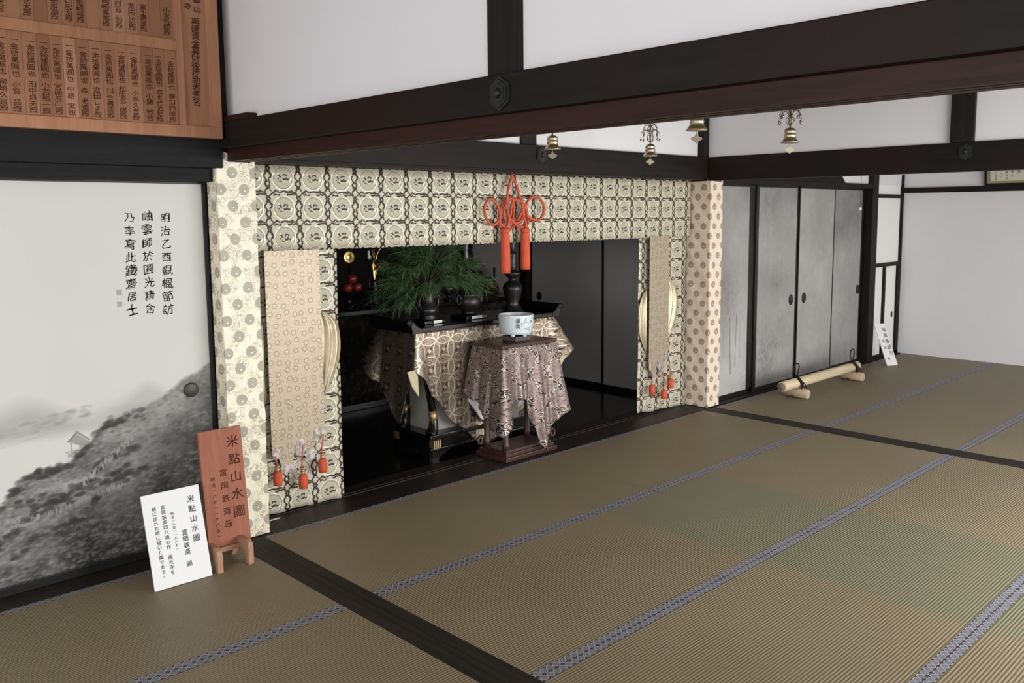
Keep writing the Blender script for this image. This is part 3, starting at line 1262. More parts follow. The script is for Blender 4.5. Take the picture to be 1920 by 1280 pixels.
# ---- white alcove wall with dark rails at the end of the far room
al = thing('wall_alcove', 'narrow white alcove wall crossed by black rails beside the end wall', 'wall', (7.36, .06, 0), kind='structure')
obj('panel', MB().box(7.02, XC, .060, .10, .0, 2.95), 'alcove_white', al)
rl = MB().box(7.02, XC, .035, .10, 1.700, 1.738, .002).box(7.02, XC, .035, .10, .975, 1.015, .002)
rl.box(7.325, 7.375, .040, .10, .03, .975, .002).box(XC - .075, XC, .035, .10, .0, .975, .002).box(XC - .035, XC, .035, .10, 1.015, 1.95, .002)
rl.box(7.02, XC, .035, .10, .003, .035, .002)
obj('rail', rl, 'dark_beam', al, 'black wooden rails and stiles')
pk = MB().lathe([(.001, -.001), (.011, -.001), (.013, .002), (.014, -.004), (.001, -.004)], (0, 0, 0), 18, 'y')
pk.xform(Matrix.Translation((7.60, .058, .44)) @ Matrix.Diagonal((1.3, 1, 2.4, 1)))
obj('finger_pull', pk, 'iron', al, 'small dark oval pull')

# ---- grey doors on the right side of the altar room (seen through the opening)
for i, (a, b, px) in enumerate(((.37, 1.120, None), (1.105, 2.03, 1.915))):
    x = 3.955 if i == 0 else 3.975
    d = thing('door_%d' % (i + 6), ('nearer' if i == 0 else 'deeper') + ' plain grey sliding door inside the altar room' + (', with round pull' if px else ''),
              'sliding door', (x, (a + b) / 2, .018), kind='structure')
    fr = MB().box(x - .003, x + .02, a, a + .022, .018, 1.80).box(x - .003, x + .02, b - .022, b, .018, 1.80)
    fr.box(x - .003, x + .02, a, b, .018, .045).box(x - .003, x + .02, a, b, 1.78, 1.80)
    obj('frame', fr, 'frame_black', d, 'thin black lacquered frame')
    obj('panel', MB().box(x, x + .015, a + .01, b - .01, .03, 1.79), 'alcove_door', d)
    if px:
        pm = MB().lathe([(.001, -.006), (.030, -.006), (.036, -.001), (.036, .004), (.001, .004)], (0, 0, 0), 24, 'x')
        pm.xform(Matrix.Translation((x + .001, px, .785)) @ Matrix.Diagonal((1, 1, 1.15, 1)))
        obj('finger_pull', pm, 'frame_black', d, 'round black finger pull')


# ------------------------------------------------------------------ donor board on the left
db = thing('donor_board', 'large framed wooden board with rows of brushed donor names above the painted door', 'name board', (-.9, -.03, 1.905))
bx0, bx1, bz0, bz1 = -1.78, -.093, 1.905, 2.66
obj('back_panel', MB().box(bx0 + .01, bx1 - .01, -.052, -.024, bz0 + .01, bz1 - .01), 'board_inner', db)
fr = MB().box(bx0, bx1, -.068, -.030, bz0, 1.955, .003).box(bx0, bx1, -.068, -.030, 2.61, bz1, .003)
fr.box(bx1 - .054, bx1, -.0675, -.030, 1.955, 2.61, .002).box(bx0, bx0 + .05, -.0675, -.030, 1.955, 2.61, .002)
fr.box(-.283, -.256, -.0665, -.030, 1.950, 2.61, .002).box(bx0 + .05, -.283, -.0665, -.030, 2.268, 2.313, .002)
obj('frame', fr, 'board_wood', db, 'lighter raised wooden frame bars')
CX = [-.310, -.363, -.406, -.465, -.516, -.567, -.618, -.665, -.717, -.764, -.809, -.856, -.912, -.958]
slip_cols = [(.33, .155, .088), (.30, .145, .085), (.24, .112, .064), (.40, .20, .12), (.36, .18, .105), (.31, .15, .088), (.35, .175, .10),
             (.27, .125, .072), (.46, .255, .165), (.29, .135, .078), (.23, .10, .055), (.33, .165, .098), (.31, .15, .09), (.34, .175, .105)]
for k, c in enumerate(slip_cols):
    avg = (.315, .155, .088)
    plain('paper_slip_%d' % k, tuple(.6 * c[i] + .4 * avg[i] for i in range(3)), .75, .15, var=.05)


def on_board(x, z):
    return (x, -.0548, z)


def slips(xs, z0, z1, texts, ztop, zbot, cidx):
    edges = [xs[0] + .024] + [(a + b) / 2 for a, b in zip(xs[:-1], xs[1:])] + [xs[-1] - .024]
    for k, x in enumerate(xs):
        e0 = min(edges[k], x + .030) - .0006
        e1 = max(edges[k + 1], x - .030) + .0006
        o = obj('name_slip', MB().box(e1, e0, -.0540, -.0515, z0, z1), 'paper_slip_%d' % (cidx(k) % 14), db)
        t = MB()
        tx = texts[k % len(texts)]
        write(t, tx, x + .002, ztop if ztop else zbot + .0225 * (len(tx) - 1), zbot, .0255, on_board, .06, 1.2, -.0004)
        n = obj('name_lettering', t, 'ink_brown', db, 'brush-written donor name')
        n.parent = o
        n.location = (0, 0, 0)


slips(CX + [-1.005, -1.055, -1.105], 1.957, 2.266, ROLL, 2.236, 1.976, lambda k: k)
slips([-.318, -.367, -.416, -.463, -.516, -.567, -.617, -.666, -.708, -.760, -.809, -.858, -.904, -.950], 2.315, 2.60,
      [ROLL2[0], '　', ROLL2[1], ROLL2[2], ROLL2[3], ROLL2[4], '　', ROLL2[5], ROLL2[6], ROLL2[7], '　', ROLL2[8], '　', ROLL2[9]], None, 2.342, lambda k: k * 5 + 2)
for tx, x, za, zb, sz, lean in ((TITLE[0], -.190, 2.405, 2.060, .035, -.0012), (TITLE[1], -.180, 2.500, 2.458, .032, 0), (TITLE[2], -.222, 2.505, 2.466, .028, 0)):
    tt = MB()
    write(tt, tx, x, za, zb, sz, on_board, .05, 1.15, lean)
    obj('title_lettering', tt, 'ink_brown', db, 'larger brushed title characters')

# ------------------------------------------------------------------ two signs by the left pillar
# wooden sign on its stand
ws = thing('wooden_sign', 'reddish wooden sign with engraved title standing on two feet beside the left pillar', 'sign', (-.21, -.17, 0))
Rm = Matrix.Translation((-.2045, -.180, .060)) @ Matrix.Rotation(math.radians(-6.3), 4, 'X')
bd = MB().box(-.101, .101, -.008, .008, 0, .545, .002).xform(Rm)
obj('board', bd, 'sign_wood', ws)


def on_sign(x, z):
    return tuple(Rm @ Vector((x - .101, -.0088, z)))


for nm, tx, x, za, zb, sz, ln in (('title_lettering', SIGN[0], .156, .480, .155, .0565, .0004), ('signature_lettering', '富岡鉄斎画', .098, .345, .110, .036, .0006),
                                  ('date_lettering', '明治一八年︵一八八五︶', .047, .325, .065, .020, .0004)):
    for i, ch in enumerate(tx):
        tw = MB()
        z = za + (zb - za) * i / (len(tx) - 1)
        write(tw, ch, x + ln * i, z, z, sz, on_sign, .02, 1.05)
        obj('engraved_character', tw, 'ink_brown', ws, 'dark engraved character')
for x in (-.305, -.160):
    foot = [(-.292, 0), (-.292, .080), (-.283, .098), (-.262, .106), (-.20, .108), (-.115, .085), (-.085, .030), (-.085, 0),
            (-.125, 0), (-.145, .035), (-.185, .052), (-.235, .055), (-.258, .040), (-.264, 0)]
    obj('foot', MB().prism(foot, x - .012, x + .012, 'yz'), 'sign_foot', ws)
obj('cross_bar', MB().box(-.30, -.165, -.205, -.175, .056, .078, .002), 'sign_foot', ws)
# white card
wc = thing('white_sign', 'white card with a printed explanation leaning in front of the wooden sign', 'sign', (-.465, -.28, 0))
Rc = Matrix.Translation((-.590, -.282, .0022)) @ Matrix.Rotation(math.radians(-1.5), 4, 'Z') @ Matrix.Rotation(math.radians(-15.5), 4, 'X')
obj('card', MB().box(0, .248, 0, .006, 0, .400, .0012).xform(Rc), 'white_card', wc)


def on_card(x, z):
    return tuple(Rc @ Vector((x, -.0008, z)))


for nm, tx, x, za, zb, sz, mt in (('title_lettering', SIGN[0], .205, .345, .175, .033, 'ink'), ('signature_lettering', '富岡鉄斎', .158, .210, .127, .0265, 'ink'), ('signature_lettering', '画', .158, .076, .076, .0265, 'ink'),
                                  ('date_lettering', '明治一八年︵一八八五︶', .118, .300, .150, .0145, 'ink_soft'), ('text_lettering', SIGN[3], .083, .335, .060, .0195, 'ink_soft'),
                                  ('text_lettering', SIGN[4], .046, .335, .050, .0195, 'ink_soft')):
    cb = MB()
    write(cb, tx, x, za, zb, sz, on_card, .015, 1.0)
    obj(nm, cb, mt, wc, 'printed dark characters')
# strip of paper on the sill
tag(obj('paper_strip', MB().box(.150, .232, .150, .164, .002, .0045, .001), 'white_card', origin=(.19, .157, .002)),
    'small white paper strip lying on the sill at the foot of the left curtain', 'paper')


# ------------------------------------------------------------------ brocade around the pillars
def solid(o, t):
    m = o.modifiers.new('thickness', 'SOLIDIFY')
    m.thickness = t
    m.offset = 0
    return o


def wrap(path, tops, zb, seedv):
    """upright cloth following a plan path; tops = list of (fraction range, top z)"""
    rng = random.Random(seedv)
    P = [Vector((p[0], p[1], 0)) for p in path]
    seg = [(P[i + 1] - P[i]).length for i in range(len(P) - 1)]
    tot = sum(seg)
    cols = []
    s0 = 0
    for i, L in enumerate(seg):
        n = max(2, int(L / .006))
        for k in range(n + (1 if i == len(seg) - 1 else 0)):
            cols.append((s0 + L * k / n, P[i].lerp(P[i + 1], k / n)))
        s0 += L
    mb = MB()
    nz = 60
    pts, uv, fa = [], [], []
    for c, (sv, p) in enumerate(cols):
        zt = tops(sv)
        for j in range(nz + 1):
            z = zb + (zt - zb) * j / nz
            w = .0016 * math.sin(z * 19 + sv * 30 + seedv) + .0012 * math.sin(z * 47 + sv * 61)
            pts.append((p.x + w * (1 if c else 0), p.y - abs(w), z))
            uv.append((sv, z))
    for c in range(len(cols) - 1):
        for j in range(nz):
            a = c * (nz + 1) + j
            fa.append((a, a + nz + 1, a + nz + 2, a + 1))
    mb.add(pts, fa, False, uv)
    return mb


def tops_left(s):
    # s runs from the door along the side face (0.10), the front face (0.188), then back
    if s < .045:
        return 1.79
    if s < .099:
        return 1.873
    if s < .158:
        return 1.862 - (s - .099) * .25
    if s < .270:
        return 1.808
    return 1.818


wl = wrap([(-.100, .100), (-.100, 0), (.088, 0), (.088, .165)], tops_left, .006, 1)
o = solid(tag(obj('pillar_wrap', wl, 'brocade_pillar', origin=(0, .06, .006)),
              'bright cream and gold roundel brocade wrapped round the left pillar', 'pillar cloth', 'brocade wraps on the pillars'), .003)


def tops_right(s):
    if s < .195:
        return 1.805
    if s < .278:
        return 1.858
    if s < .384:
        return 1.803
    return 1.815


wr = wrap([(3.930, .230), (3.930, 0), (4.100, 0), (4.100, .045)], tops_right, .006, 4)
solid(tag(obj('pillar_wrap', wr, 'brocade_pillar_pinklight', origin=(4.0, .06, .006)),
          'roundel brocade, coloured for pinker light, wrapped round the right pillar next to the bamboo doors', 'pillar cloth', 'brocade wraps on the pillars'), .003)

# ------------------------------------------------------------------ valance across the opening
def val_fn(a, b):
    x = .092 + (3.915 - .092) * a
    z = 1.383 - .012 * a + (1.812 - 1.383 + .012 * a) * b
    y = .172 + .0035 * math.sin(x * 3.1) + .002 * math.sin(x * 9.7 + 1) * (1 - b)
    return (x, y, z), (x, z - 1.383 + .012 * a)


solid(tag(obj('valance', MB().grid(val_fn, 150, 10), 'brocade_cream', origin=(2.0, .172, 1.81)),
          'long cream brocade valance with three rows of roundels across the altar opening', 'valance'), .004)
tag(obj('curtain_rod', MB().tube([(.09, .190, 1.816), (3.92, .190, 1.816)], .008, 8), 'brass_dark', origin=(2.0, .19, 1.816)),
    'thin gilt rod along the top of the valance', 'rod')


# ------------------------------------------------------------------ side curtains and hanging banners
def cloth_poly(outline, y, back=.003):
    mb = MB()
    n = len(outline)
    mb.add([(x, y, z) for x, z in outline] + [(x, y + back, z) for x, z in outline],
           [tuple(range(n)), tuple(reversed(range(n, 2 * n)))] + [(i, i + n, (i + 1) % n + n, (i + 1) % n) for i in range(n)],
           False, [(x, z) for x, z in outline] * 2)
    return mb


def gather(lft, rgt, y, bulge, nf):
    """silk gathered between two upright edges given as (x, z) polylines"""
    mb = MB()
    L = smooth_path([(x, 0, z) for x, z in lft], 6)
    R = smooth_path([(x, 0, z) for x, z in rgt], 6)
    m = min(len(L), len(R))

    def fn(a, b):
        i = min(int(b * (m - 1)), m - 2)
        t = b * (m - 1) - i
        l = L[i].lerp(L[i + 1], t)
        r = R[i].lerp(R[i + 1], t)
        p = l.lerp(r, a)
        env = math.sin(PI * min(max(b, 0), 1)) ** .5 if 0 < b < 1 else 0
        yy = y - bulge * env * (.35 + .65 * math.sin(PI * a)) - .012 * env * math.sin(a * nf * PI + b * 4) * math.sin(PI * a)
        return (p.x, yy, p.z), (p.x * 1.3, p.z + a * .05)
    return mb.grid(fn, 18, 40)


def side_curtain(x0, x1, z_in, z_out, ux, label, gathers):
    t = thing('side_curtain', label, 'curtain', ((x0 + x1) / 2, .205, 1.40), 'side curtains of the altar opening')

    def fn(a, b):
        x = x0 + (x1 - x0) * a
        zb = z_in + (z_out - z_in) * a + .004 * math.sin(a * 17)
        z = zb + (1.42 - zb) * b
        y = .206 + .006 * math.sin(a * 11 + 1.0) * (1 - .6 * b) + .003 * math.sin(z * 9 + a * 5)
        return (x, y, z), (x - ux + .334, z - 1.27 + .066)
    solid(obj('panel', MB().grid(fn, 40, 60), 'brocade_cream', t), .003)
    for l, r, bu in gathers:
        solid(obj('gathered_silk', gather(l, r, .196, bu, 5), 'silk_gold', t, 'folds of plain gold silk'), .002)
    return t


side_curtain(.100, .652, .018, .006, .562, 'patterned cream curtain at the left side of the altar opening, with gold silk folds', [
    ([(.515, 1.06), (.520, .95), (.522, .80), (.520, .585)], [(.560, 1.05), (.640, .97), (.640, .78), (.530, .57)], .022),
    ([(.150, 1.0), (.140, .90), (.140, .75), (.185, .60)], [(.205, 1.02), (.207, .92), (.207, .75), (.207, .62)], .010)])
side_curtain(3.300, 3.900, .030, .006, 3.78, 'patterned cream curtain at the right side of the altar opening, nearer the far beam', [
    ([(3.345, .96), (3.290, .86), (3.290, .66), (3.375, .50)], [(3.385, .98), (3.385, .86), (3.385, .66), (3.385, .52)], .016),
    ([(3.615, 1.07), (3.615, .92), (3.615, .78), (3.615, .56)], [(3.640, 1.08), (3.765, .95), (3.765, .74), (3.640, .55)], .022)])


def tassel_small(parent, x, z, y, cord_to):
    tp = MB()
    prof = [(.010, .0), (.0225, .004), (.0245, .03), (.024, .062), (.019, .074), (.008, .080)]
    tp.lathe([(r, h) for r, h in prof], (x, y, z - .045), 18)
    o = obj('tassel', tp, 'tassel_red', parent, 'small red tassel')
    b = MB().lathe([(.007, 0), (.0115, .003), (.0115, .010), (.008, .014), (.012, .018), (.011, .026), (.005, .030)], (x, y, z + .034), 14)
    b2 = obj('tassel_cap', b, 'tassel_band', parent, 'knotted gold cap')
    b2.parent = o
    b2.location = (0, 0, 0)
    c = MB().tube(smooth_path([(x, y, z + .060), (x - .006, y - .004, z + .085), (cord_to[0], y + .004, cord_to[1])], 5), .0038, 8)
    c2 = obj('tassel_cord', c, 'cord_red', parent)
    c2.parent = o
    c2.location = (0, 0, 0)
    return o


def banner(x0, x1, ztop, zb, label, tz):
    t = thing('hanging_banner', label, 'banner', ((x0 + x1) / 2, .165, ztop), 'narrow banners before the side curtains')
    w = x1 - x0

    def X(f):
        return x0 + w * f
    out = [(X(0), ztop), (X(0), zb + .02), (X(.05), zb + .045), (X(.10), zb + .03), (X(.16), zb - .03), (X(.28), zb - .045), (X(.36), zb - .03),
           (X(.40), zb + .03), (X(.48), zb + .085), (X(.58), zb + .075), (X(.64), zb + .0), (X(.74), zb + .03), (X(.84), zb + .07), (X(.94), zb + .125),
           (X(1), zb + .14), (X(1), ztop)]
    obj('cloth', cloth_poly(out, .160), 'brocade_gold', t)
    ed = MB()
    for f0, f1, za, h in ((.0, .13, .012, .062), (.13, .42, -.070, .050), (.42, .62, .0, .095), (.60, .80, -.03, .07), (.78, 1.0, .055, .085)):
        pts = []
        for k in range(14):
            a = 2 * PI * k / 14
            r = 1 + .12 * math.sin(3 * a + f0 * 9)
            pts.append((X((f0 + f1) / 2 + (f1 - f0) * .52 * r * math.cos(a)), zb + za + h * .5 + h * .5 * r * math.sin(a)))
        ed.add(cloth_poly(pts, .1575, .002).v, cloth_poly(pts, .1575, .002).f, False, [(p[0], p[1]) for p in pts] * 2)
    obj('scalloped_edge', ed, 'brocade_silver', t, 'silvery cloud-shaped lower edge')
    for (fx, zz, cf, cz) in tz:
        tassel_small(t, fx, zz, .140, (cf, cz))
    return t


banner(.205, .520, 1.385, .300, 'gold dotted banner with three red tassels before the left curtain',
       [(.220, .225, .213, .335), (.366, .176, .372, .36), (.486, .237, .500, .40)])
banner(3.375, 3.622, 1.385, .345, 'gold dotted banner with three red tassels before the right curtain',
       [(3.392, .215, 3.390, .33), (3.545, .160, 3.530, .33), (3.632, .232, 3.620, .37)])

# ------------------------------------------------------------------ ornamental cord on the valance
kn = thing('ornamental_knot', 'large orange-red knotted cord with two long tassels hanging before the valance', 'cord knot', (1.92, .13, 1.79))


def K(zx, zy, dy=0.0):
    return (1.845 + (zx - 395) * .000809, .136 - dy, 1.789 - (zy - 130) * .000571)


def ell(cx, cy, rx, ry, rot, n=40, ph=0.0, amp=.008, base=.012):
    out = []
    for k in range(n):
        a = 2 * PI * k / n
        u, v = rx * math.cos(a), ry * math.sin(a)
        out.append(K(cx + u * math.cos(rot) - v * math.sin(rot), cy + u * math.sin(rot) + v * math.cos(rot), base + amp * math.sin(3 * a + ph)))
    return out


ck = MB()
R_C = .0088
ck.tube(ell(245, 508, 74, 140, -.13, ph=1, amp=.002), R_C, 10, True)
ck.tube(ell(713, 472, 104, 134, -.10, ph=2, amp=.002), R_C, 10, True)
ck.tube(ell(400, 520, 74, 165, .28, ph=0), R_C, 10, True)
ck.tube(ell(530, 520, 84, 160, -.20, ph=2.4), R_C, 10, True)
ck.tube(ell(470, 500, 118, 130, .0, ph=4, amp=.01, base=.020), R_C, 10, True)
ck.tube(smooth_path([K(465, 128, .01), K(425, 225, .012), K(402, 330, .02), K(392, 440, .012), K(402, 560, .03), K(405, 640, .02), K(372, 705, .018)], 6), R_C, 10)
ck.tube(smooth_path([K(465, 128, .01), K(508, 215, .012), K(540, 330, .01), K(548, 440, .03), K(572, 550, .02), K(588, 640, .03), K(588, 700, .018)], 6), R_C, 10)
ck.tube(smooth_path([K(330, 620, .01), K(360, 665, .02), K(410, 695, .03), K(465, 665, .02), K(520, 590, .012), K(560, 500, .02)], 6), R_C, 10)
ck.tube(smooth_path([K(400, 560, .02), K(450, 620, .03), K(520, 672, .02), K(580, 678, .012), K(622, 640, .02), K(620, 560, .01)], 6), R_C, 10)
ck.tube(smooth_path([K(590, 545, .03), K(650, 580, .02), K(720, 604, .018)], 6), R_C, 10)
ck.tube([K(465, 90, .0), K(465, 140, .012)], .011, 10)
obj('cord', ck, 'cord_red', kn)


def tassel_long(cx, ztop, zbot, label):
    mb = MB()
    H = ztop - zbot
    prof = [(.010, 0), (.031, .0), (.0325, H * .12), (.0315, H * .5), (.0285, H * .88), (.027, H * .93)]
    mb.lathe(prof, (cx, .112, zbot), 40)
    # loose strand grooves along the skirt
    for i, p in enumerate(mb.v):
        a = math.atan2(p[1] - .112, p[0] - cx)
        k = 1 + .07 * math.sin(a * 20) * (1 if p[2] < zbot + H * .9 else .2)
        mb.v[i] = (cx + (p[0] - cx) * k, .112 + (p[1] - .112) * k, p[2])
    o = obj('tassel', mb, 'tassel_red', kn, label)
    h = MB().lathe([(.026, 0), (.030, .006), (.030, .016), (.024, .026), (.012, .032)], (cx, .112, zbot + H * .92), 28)
    c = obj('tassel_head', h, 'cord_red', kn)
    c.parent = o
    c.location = (0, 0, 0)


tassel_long(1.822, 1.465, 1.193, 'left red tassel')
tassel_long(1.998, 1.465, 1.207, 'right red tassel')


# ------------------------------------------------------------------ cloth skirts of the tables
def interp(tab, s):
    if s <= tab[0][0]:
        return tab[0][1]
    for (a, va), (b, vb) in zip(tab[:-1], tab[1:]):
        if s <= b:
            t = (s - a) / (b - a)
            t = t * t * (3 - 2 * t) * .6 + t * .4
            return va + (vb - va) * t
    return tab[-1][1]


def skirt(x0, x1, y0, y1, ztop, hem, flare, fold, wave, rc=.02, nv=36, step=.008):
    """perimeter: back-left -> front-left -> front-right -> back-right -> back-left, rounded corners"""
    corners = [(x0, y1), (x0, y0), (x1, y0), (x1, y1)]
    pts = []
    lens = [y1 - y0, x1 - x0, y1 - y0, x1 - x0]
    dirs = [(0, -1), (1, 0), (0, 1), (-1, 0)]
    s0 = 0
    tot = sum(lens)
    n = int(tot / step)
    cum = [0]
    for L in lens:
        cum.append(cum[-1] + L)
    cols = []
    for i in range(n):
        s = tot * i / n
        e = max(k for k in range(4) if cum[k] <= s + 1e-9)
        d = s - cum[e]
        px, py = corners[e][0] + dirs[e][0] * d, corners[e][1] + dirs[e][1] * d
        nx, ny = dirs[e][1], -dirs[e][0]           # outward normal
        nx, ny = (-abs(nx), 0) if e == 0 else ((0, -1) if e == 1 else ((1, 0) if e == 2 else (0, 1)))
        # turn the normal round the corners
        for cidx, cs in ((e, 0), (e + 1, lens[e])):
            dd = abs(d - cs)
            if dd < .06:
                e2 = (e - 1) % 4 if cs == 0 else (e + 1) % 4
                n2 = [(-1, 0), (0, -1), (1, 0), (0, 1)][e2]
                w = .5 * (1 - dd / .06)
                nx, ny = nx * (1 - w) + n2[0] * w, ny * (1 - w) + n2[1] * w
        l = math.hypot(nx, ny)
        cols.append((s, px, py, nx / l, ny / l))
    mb = MB()
    P, UV, F = [], [], []
    for (s, px, py, nx, ny) in cols:
        zb = interp(hem, s)
        for j in range(nv + 1):
            t = j / nv
            z = ztop + (zb - ztop) * t
            drop = (ztop - zb) * t
            fl = interp(flare, s) * drop
            w = fold * (t ** 1.2) * (math.sin(2 * PI * s * wave + .9 * math.sin(s * 7)) + .45 * math.sin(2 * PI * s * wave * 2.3 + 1))
            P.append((px + nx * (fl + w + .004), py + ny * (fl + w + .004), z))
            UV.append((s, -drop))
    m = len(cols)
    for i in range(m):
        i2 = (i + 1) % m
        for j in range(nv):
            a, b = i * (nv + 1) + j, i2 * (nv + 1) + j
            F.append((a, b, b + 1, a + 1))
    mb.add(P, F, True, UV)
    return mb, tot


def lined(name, mb, mat, lining, parent, t=.004):
    o = obj(name, mb, mat, parent)
    o.data.materials.append(M[lining])
    m = o.modifiers.new('lining', 'SOLIDIFY')
    m.thickness = t
    m.offset = -1
    m.material_offset = 1
    return o


# ------------------------------------------------------------------ altar table
tb = thing('altar_table', 'wide black lacquered altar table with upturned ends behind the small stand', 'table', (1.95, .60, 0))
tx0, tx1, ty0, ty1, TZ = 1.315, 2.600, .395, .820, .862
top = MB().box(tx0, tx1, ty0, ty1, TZ - .030, TZ, .004)
obj('table_top', top, 'lacquer', tb)
for sgn, xe in ((-1, tx0), (1, tx1)):
    prof = [(xe - sgn * .05, TZ - .002), (xe - sgn * .02, TZ + .012), (xe + sgn * .012, TZ + .045), (xe + sgn * .034, TZ + .058),
            (xe + sgn * .046, TZ + .048), (xe + sgn * .040, TZ + .030), (xe + sgn * .026, TZ + .026), (xe + sgn * .020, TZ + .0),
            (xe + sgn * .010, TZ - .030), (xe - sgn * .05, TZ - .030)]
    obj('upturned_end', MB().prism(prof, ty0 - .004, ty1 + .004), 'lacquer', tb)
    cp = MB().tube([(xe + sgn * .034, ty0 - .006, TZ + .040), (xe + sgn * .034, ty0 + .012, TZ + .040)], .020, 16)
    obj('end_cap', cp, 'iron', tb, 'grey metal end fitting')
obj('apron', MB().box(1.43, 2.47, .47, .77, .700, .832, .004), 'lacquer', tb)
obj('inner_panel', MB().box(1.53, 2.37, .50, .74, .165, .705), 'table_panel', tb, 'pale recessed panel between the legs')
for sx in (-1, 1):
    for sy in (-1, 1):
        cx, cy = 1.95 + sx * .475, .605 + sy * .150
        path = smooth_path([(cx - sx * .02, cy, .715), (cx + sx * .030, cy + sy * .020, .60), (cx + sx * .028, cy + sy * .018, .50),
                            (cx - sx * .005, cy, .38), (cx - sx * .030, cy - sy * .01, .28), (cx - sx * .022, cy, .20), (cx + sx * .004, cy + sy * .004, .160)], 6)
        n = len(path)
        obj('leg', MB().tube(path, [.040 - .016 * math.sin(PI * k / (n - 1)) for k in range(n)], 12), 'lacquer', tb)
        obj('leg_fitting', MB().tube([path[int(n * .62)], path[int(n * .74)]], [.0275, .0265], 12), 'gold_dull', tb, 'worn gilt sleeve')
pl = MB().box(1.43, 2.47, .400, .810, .135, .165, .006).box(1.455, 2.445, .425, .785, .072, .137, .004).box(1.44, 2.46, .410, .800, .058, .074, .004)
obj('plinth', pl, 'lacquer', tb)
for sx in (-1, 1):
    for sy in (-1, 1):
        fx, fy = 1.95 + sx * .505, .605 + sy * .190
        out = [(0, 0), (-.050 * sx, .0), (-.066 * sx, .022), (-.100 * sx, .030), (-.125 * sx, .048), (-.17 * sx, .058), (0, .058)]
        mbf = MB().prism([(fx + a, b) for a, b in out], fy - .010, fy + .010)
        mbf.prism([(fy + a * sy / sx * 1.0, b) for a, b in out], fx - .010, fx + .010, 'yz')
        obj('foot', mbf, 'lacquer', tb)
        cf = MB()
        for q in range(4):
            cf.box(fx - .006 - sx * (.012 + q * .016) - .004, fx - .006 - sx * (.012 + q * .016) + .006, fy + sy * .002 - .022, fy + sy * .002 + .022, .080, .132)
        obj('corner_fitting', cf, 'gold_dull', tb, 'gilt ribbed corner fitting')
# its cloth
xs0, xs1, ys0, ys1 = 1.335, 2.580, .412, .803
Ls, Lf = ys1 - ys0, xs1 - xs0
hem = [(0, .62), (.05, .50), (Ls * .55, .245), (Ls * .70, .25), (Ls - .04, .46), (Ls, .60), (Ls + .03, .56), (Ls + .10, .42), (Ls + .32, .195), (Ls + .52, .05),
       (Ls + Lf * .5, .030), (Ls + Lf - .52, .06), (Ls + Lf - .32, .195), (Ls + Lf - .10, .42), (Ls + Lf - .03, .56), (Ls + Lf, .60), (Ls + Lf + .05, .48),
       (Ls + Lf + Ls * .5, .25), (Ls + Lf + Ls - .05, .5), (2 * Ls + Lf, .62), (2 * Ls + Lf + .1, .45), (2 * Ls + 1.5 * Lf, .25), (2 * Ls + 2 * Lf, .62)]
fl = [(0, .50), (.07, .12), (Ls * .5, .05), (Ls - .07, .08), (Ls, .20), (Ls + .07, .10), (Ls + .3, .0), (Ls + Lf - .3, .0), (Ls + Lf - .07, .12), (Ls + Lf, .60),
      (Ls + Lf + .07, .12), (2 * Ls + Lf, .4), (2 * Ls + Lf + .1, .05), (2 * Ls + 2 * Lf - .1, .05), (2 * Ls + 2 * Lf, .50)]
cl, _ = skirt(xs0, xs1, ys0, ys1, .833, hem, fl, .006, 3.2)
ct = thing('altar_cloth', 'gold and brown linked-ring brocade cloth hanging in points from the altar table', 'table cloth', (1.95, .60, .83))
lined('skirt', cl, 'brocade_rings', 'lining_yellow', ct)
for sx, xe in ((-1, xs0), (1, xs1)):
    # corner turned back so that the yellow lining shows
    a = Vector((xe + sx * .130, ys0 - .085, .618))
    b = Vector((xe + sx * .010, ys0 - .028, .612))
    c = Vector((xe + sx * .006, ys0 - .030, .440))
    d = Vector((xe + sx * .085, ys0 - .068, .520))
    if sx > 0:
        a, b = Vector((xe + .135, ys0 - .060, .600)), Vector((xe + .030, ys0 - .030, .545))
        c, d = Vector((xe + .030, ys0 - .030, .455)), Vector((xe + .075, ys0 - .045, .530))
    k = Vector((0, .008, -.002))
    mbc = MB()
    mbc.add([a, b, c, d, a + k, b + k, c + k, d + k],
            [(0, 1, 2, 3), (7, 6, 5, 4), (0, 4, 5, 1), (1, 5, 6, 2), (2, 6, 7, 3), (3, 7, 4, 0)])
    obj('folded_corner', mbc, 'lining_yellow', ct, 'pale yellow lining turned outwards')

# ------------------------------------------------------------------ small incense stand
st = thing('incense_stand', 'small dark red wooden stand at the sill under a scroll-pattern cloth', 'stand', (1.99, .20, 0))
sx0, sx1, sy0, sy1, SZ = 1.745, 2.245, .065, .360, .740
obj('table_top', MB().box(sx0, sx1, sy0, sy1, SZ - .018, SZ, .004).box(sx0 + .04, sx1 - .04, sy0 + .04, sy1 - .04, SZ - .05, SZ - .017), 'rosewood', st)
pl = MB().box(1.735, 2.205, .028, .318, .002, .030, .004).box(1.750, 2.190, .043, .303, .028, .050, .004).box(1.765, 2.175, .058, .288, .048, .066, .003)
obj('plinth', pl, 'rosewood', st)
for sx in (-1, 1):
    for sy in (-1, 1):
        cx, cy = 1.97 + sx * .185, .173 + sy * .090
        mbl = MB().tube([(cx, cy, .060), (cx, cy, .10), (cx, cy, .12), (cx, cy, .40), (cx, cy, .70), (cx, cy, .725)], [.025, .024, .0185, .0175, .0185, .024], 14)
        obj('leg', mbl, 'rosewood', st)
        if sx * sy < 0:
            path = []
            for k in range(30):
                a = k / 29 * 2.4 * PI
                r = .036 * (1 - k / 36)
                path.append((cx + sx * (.046 - r * math.cos(a)), cy + sy * (.008), .102 + r * math.sin(a) * 1.0))
            obj('scroll_bracket', MB().tube(path, .010, 10), 'rosewood', st)
a0, a1, b0, b1 = sx0 + .008, sx1 - .008, sy0 + .008, sy1 - .008
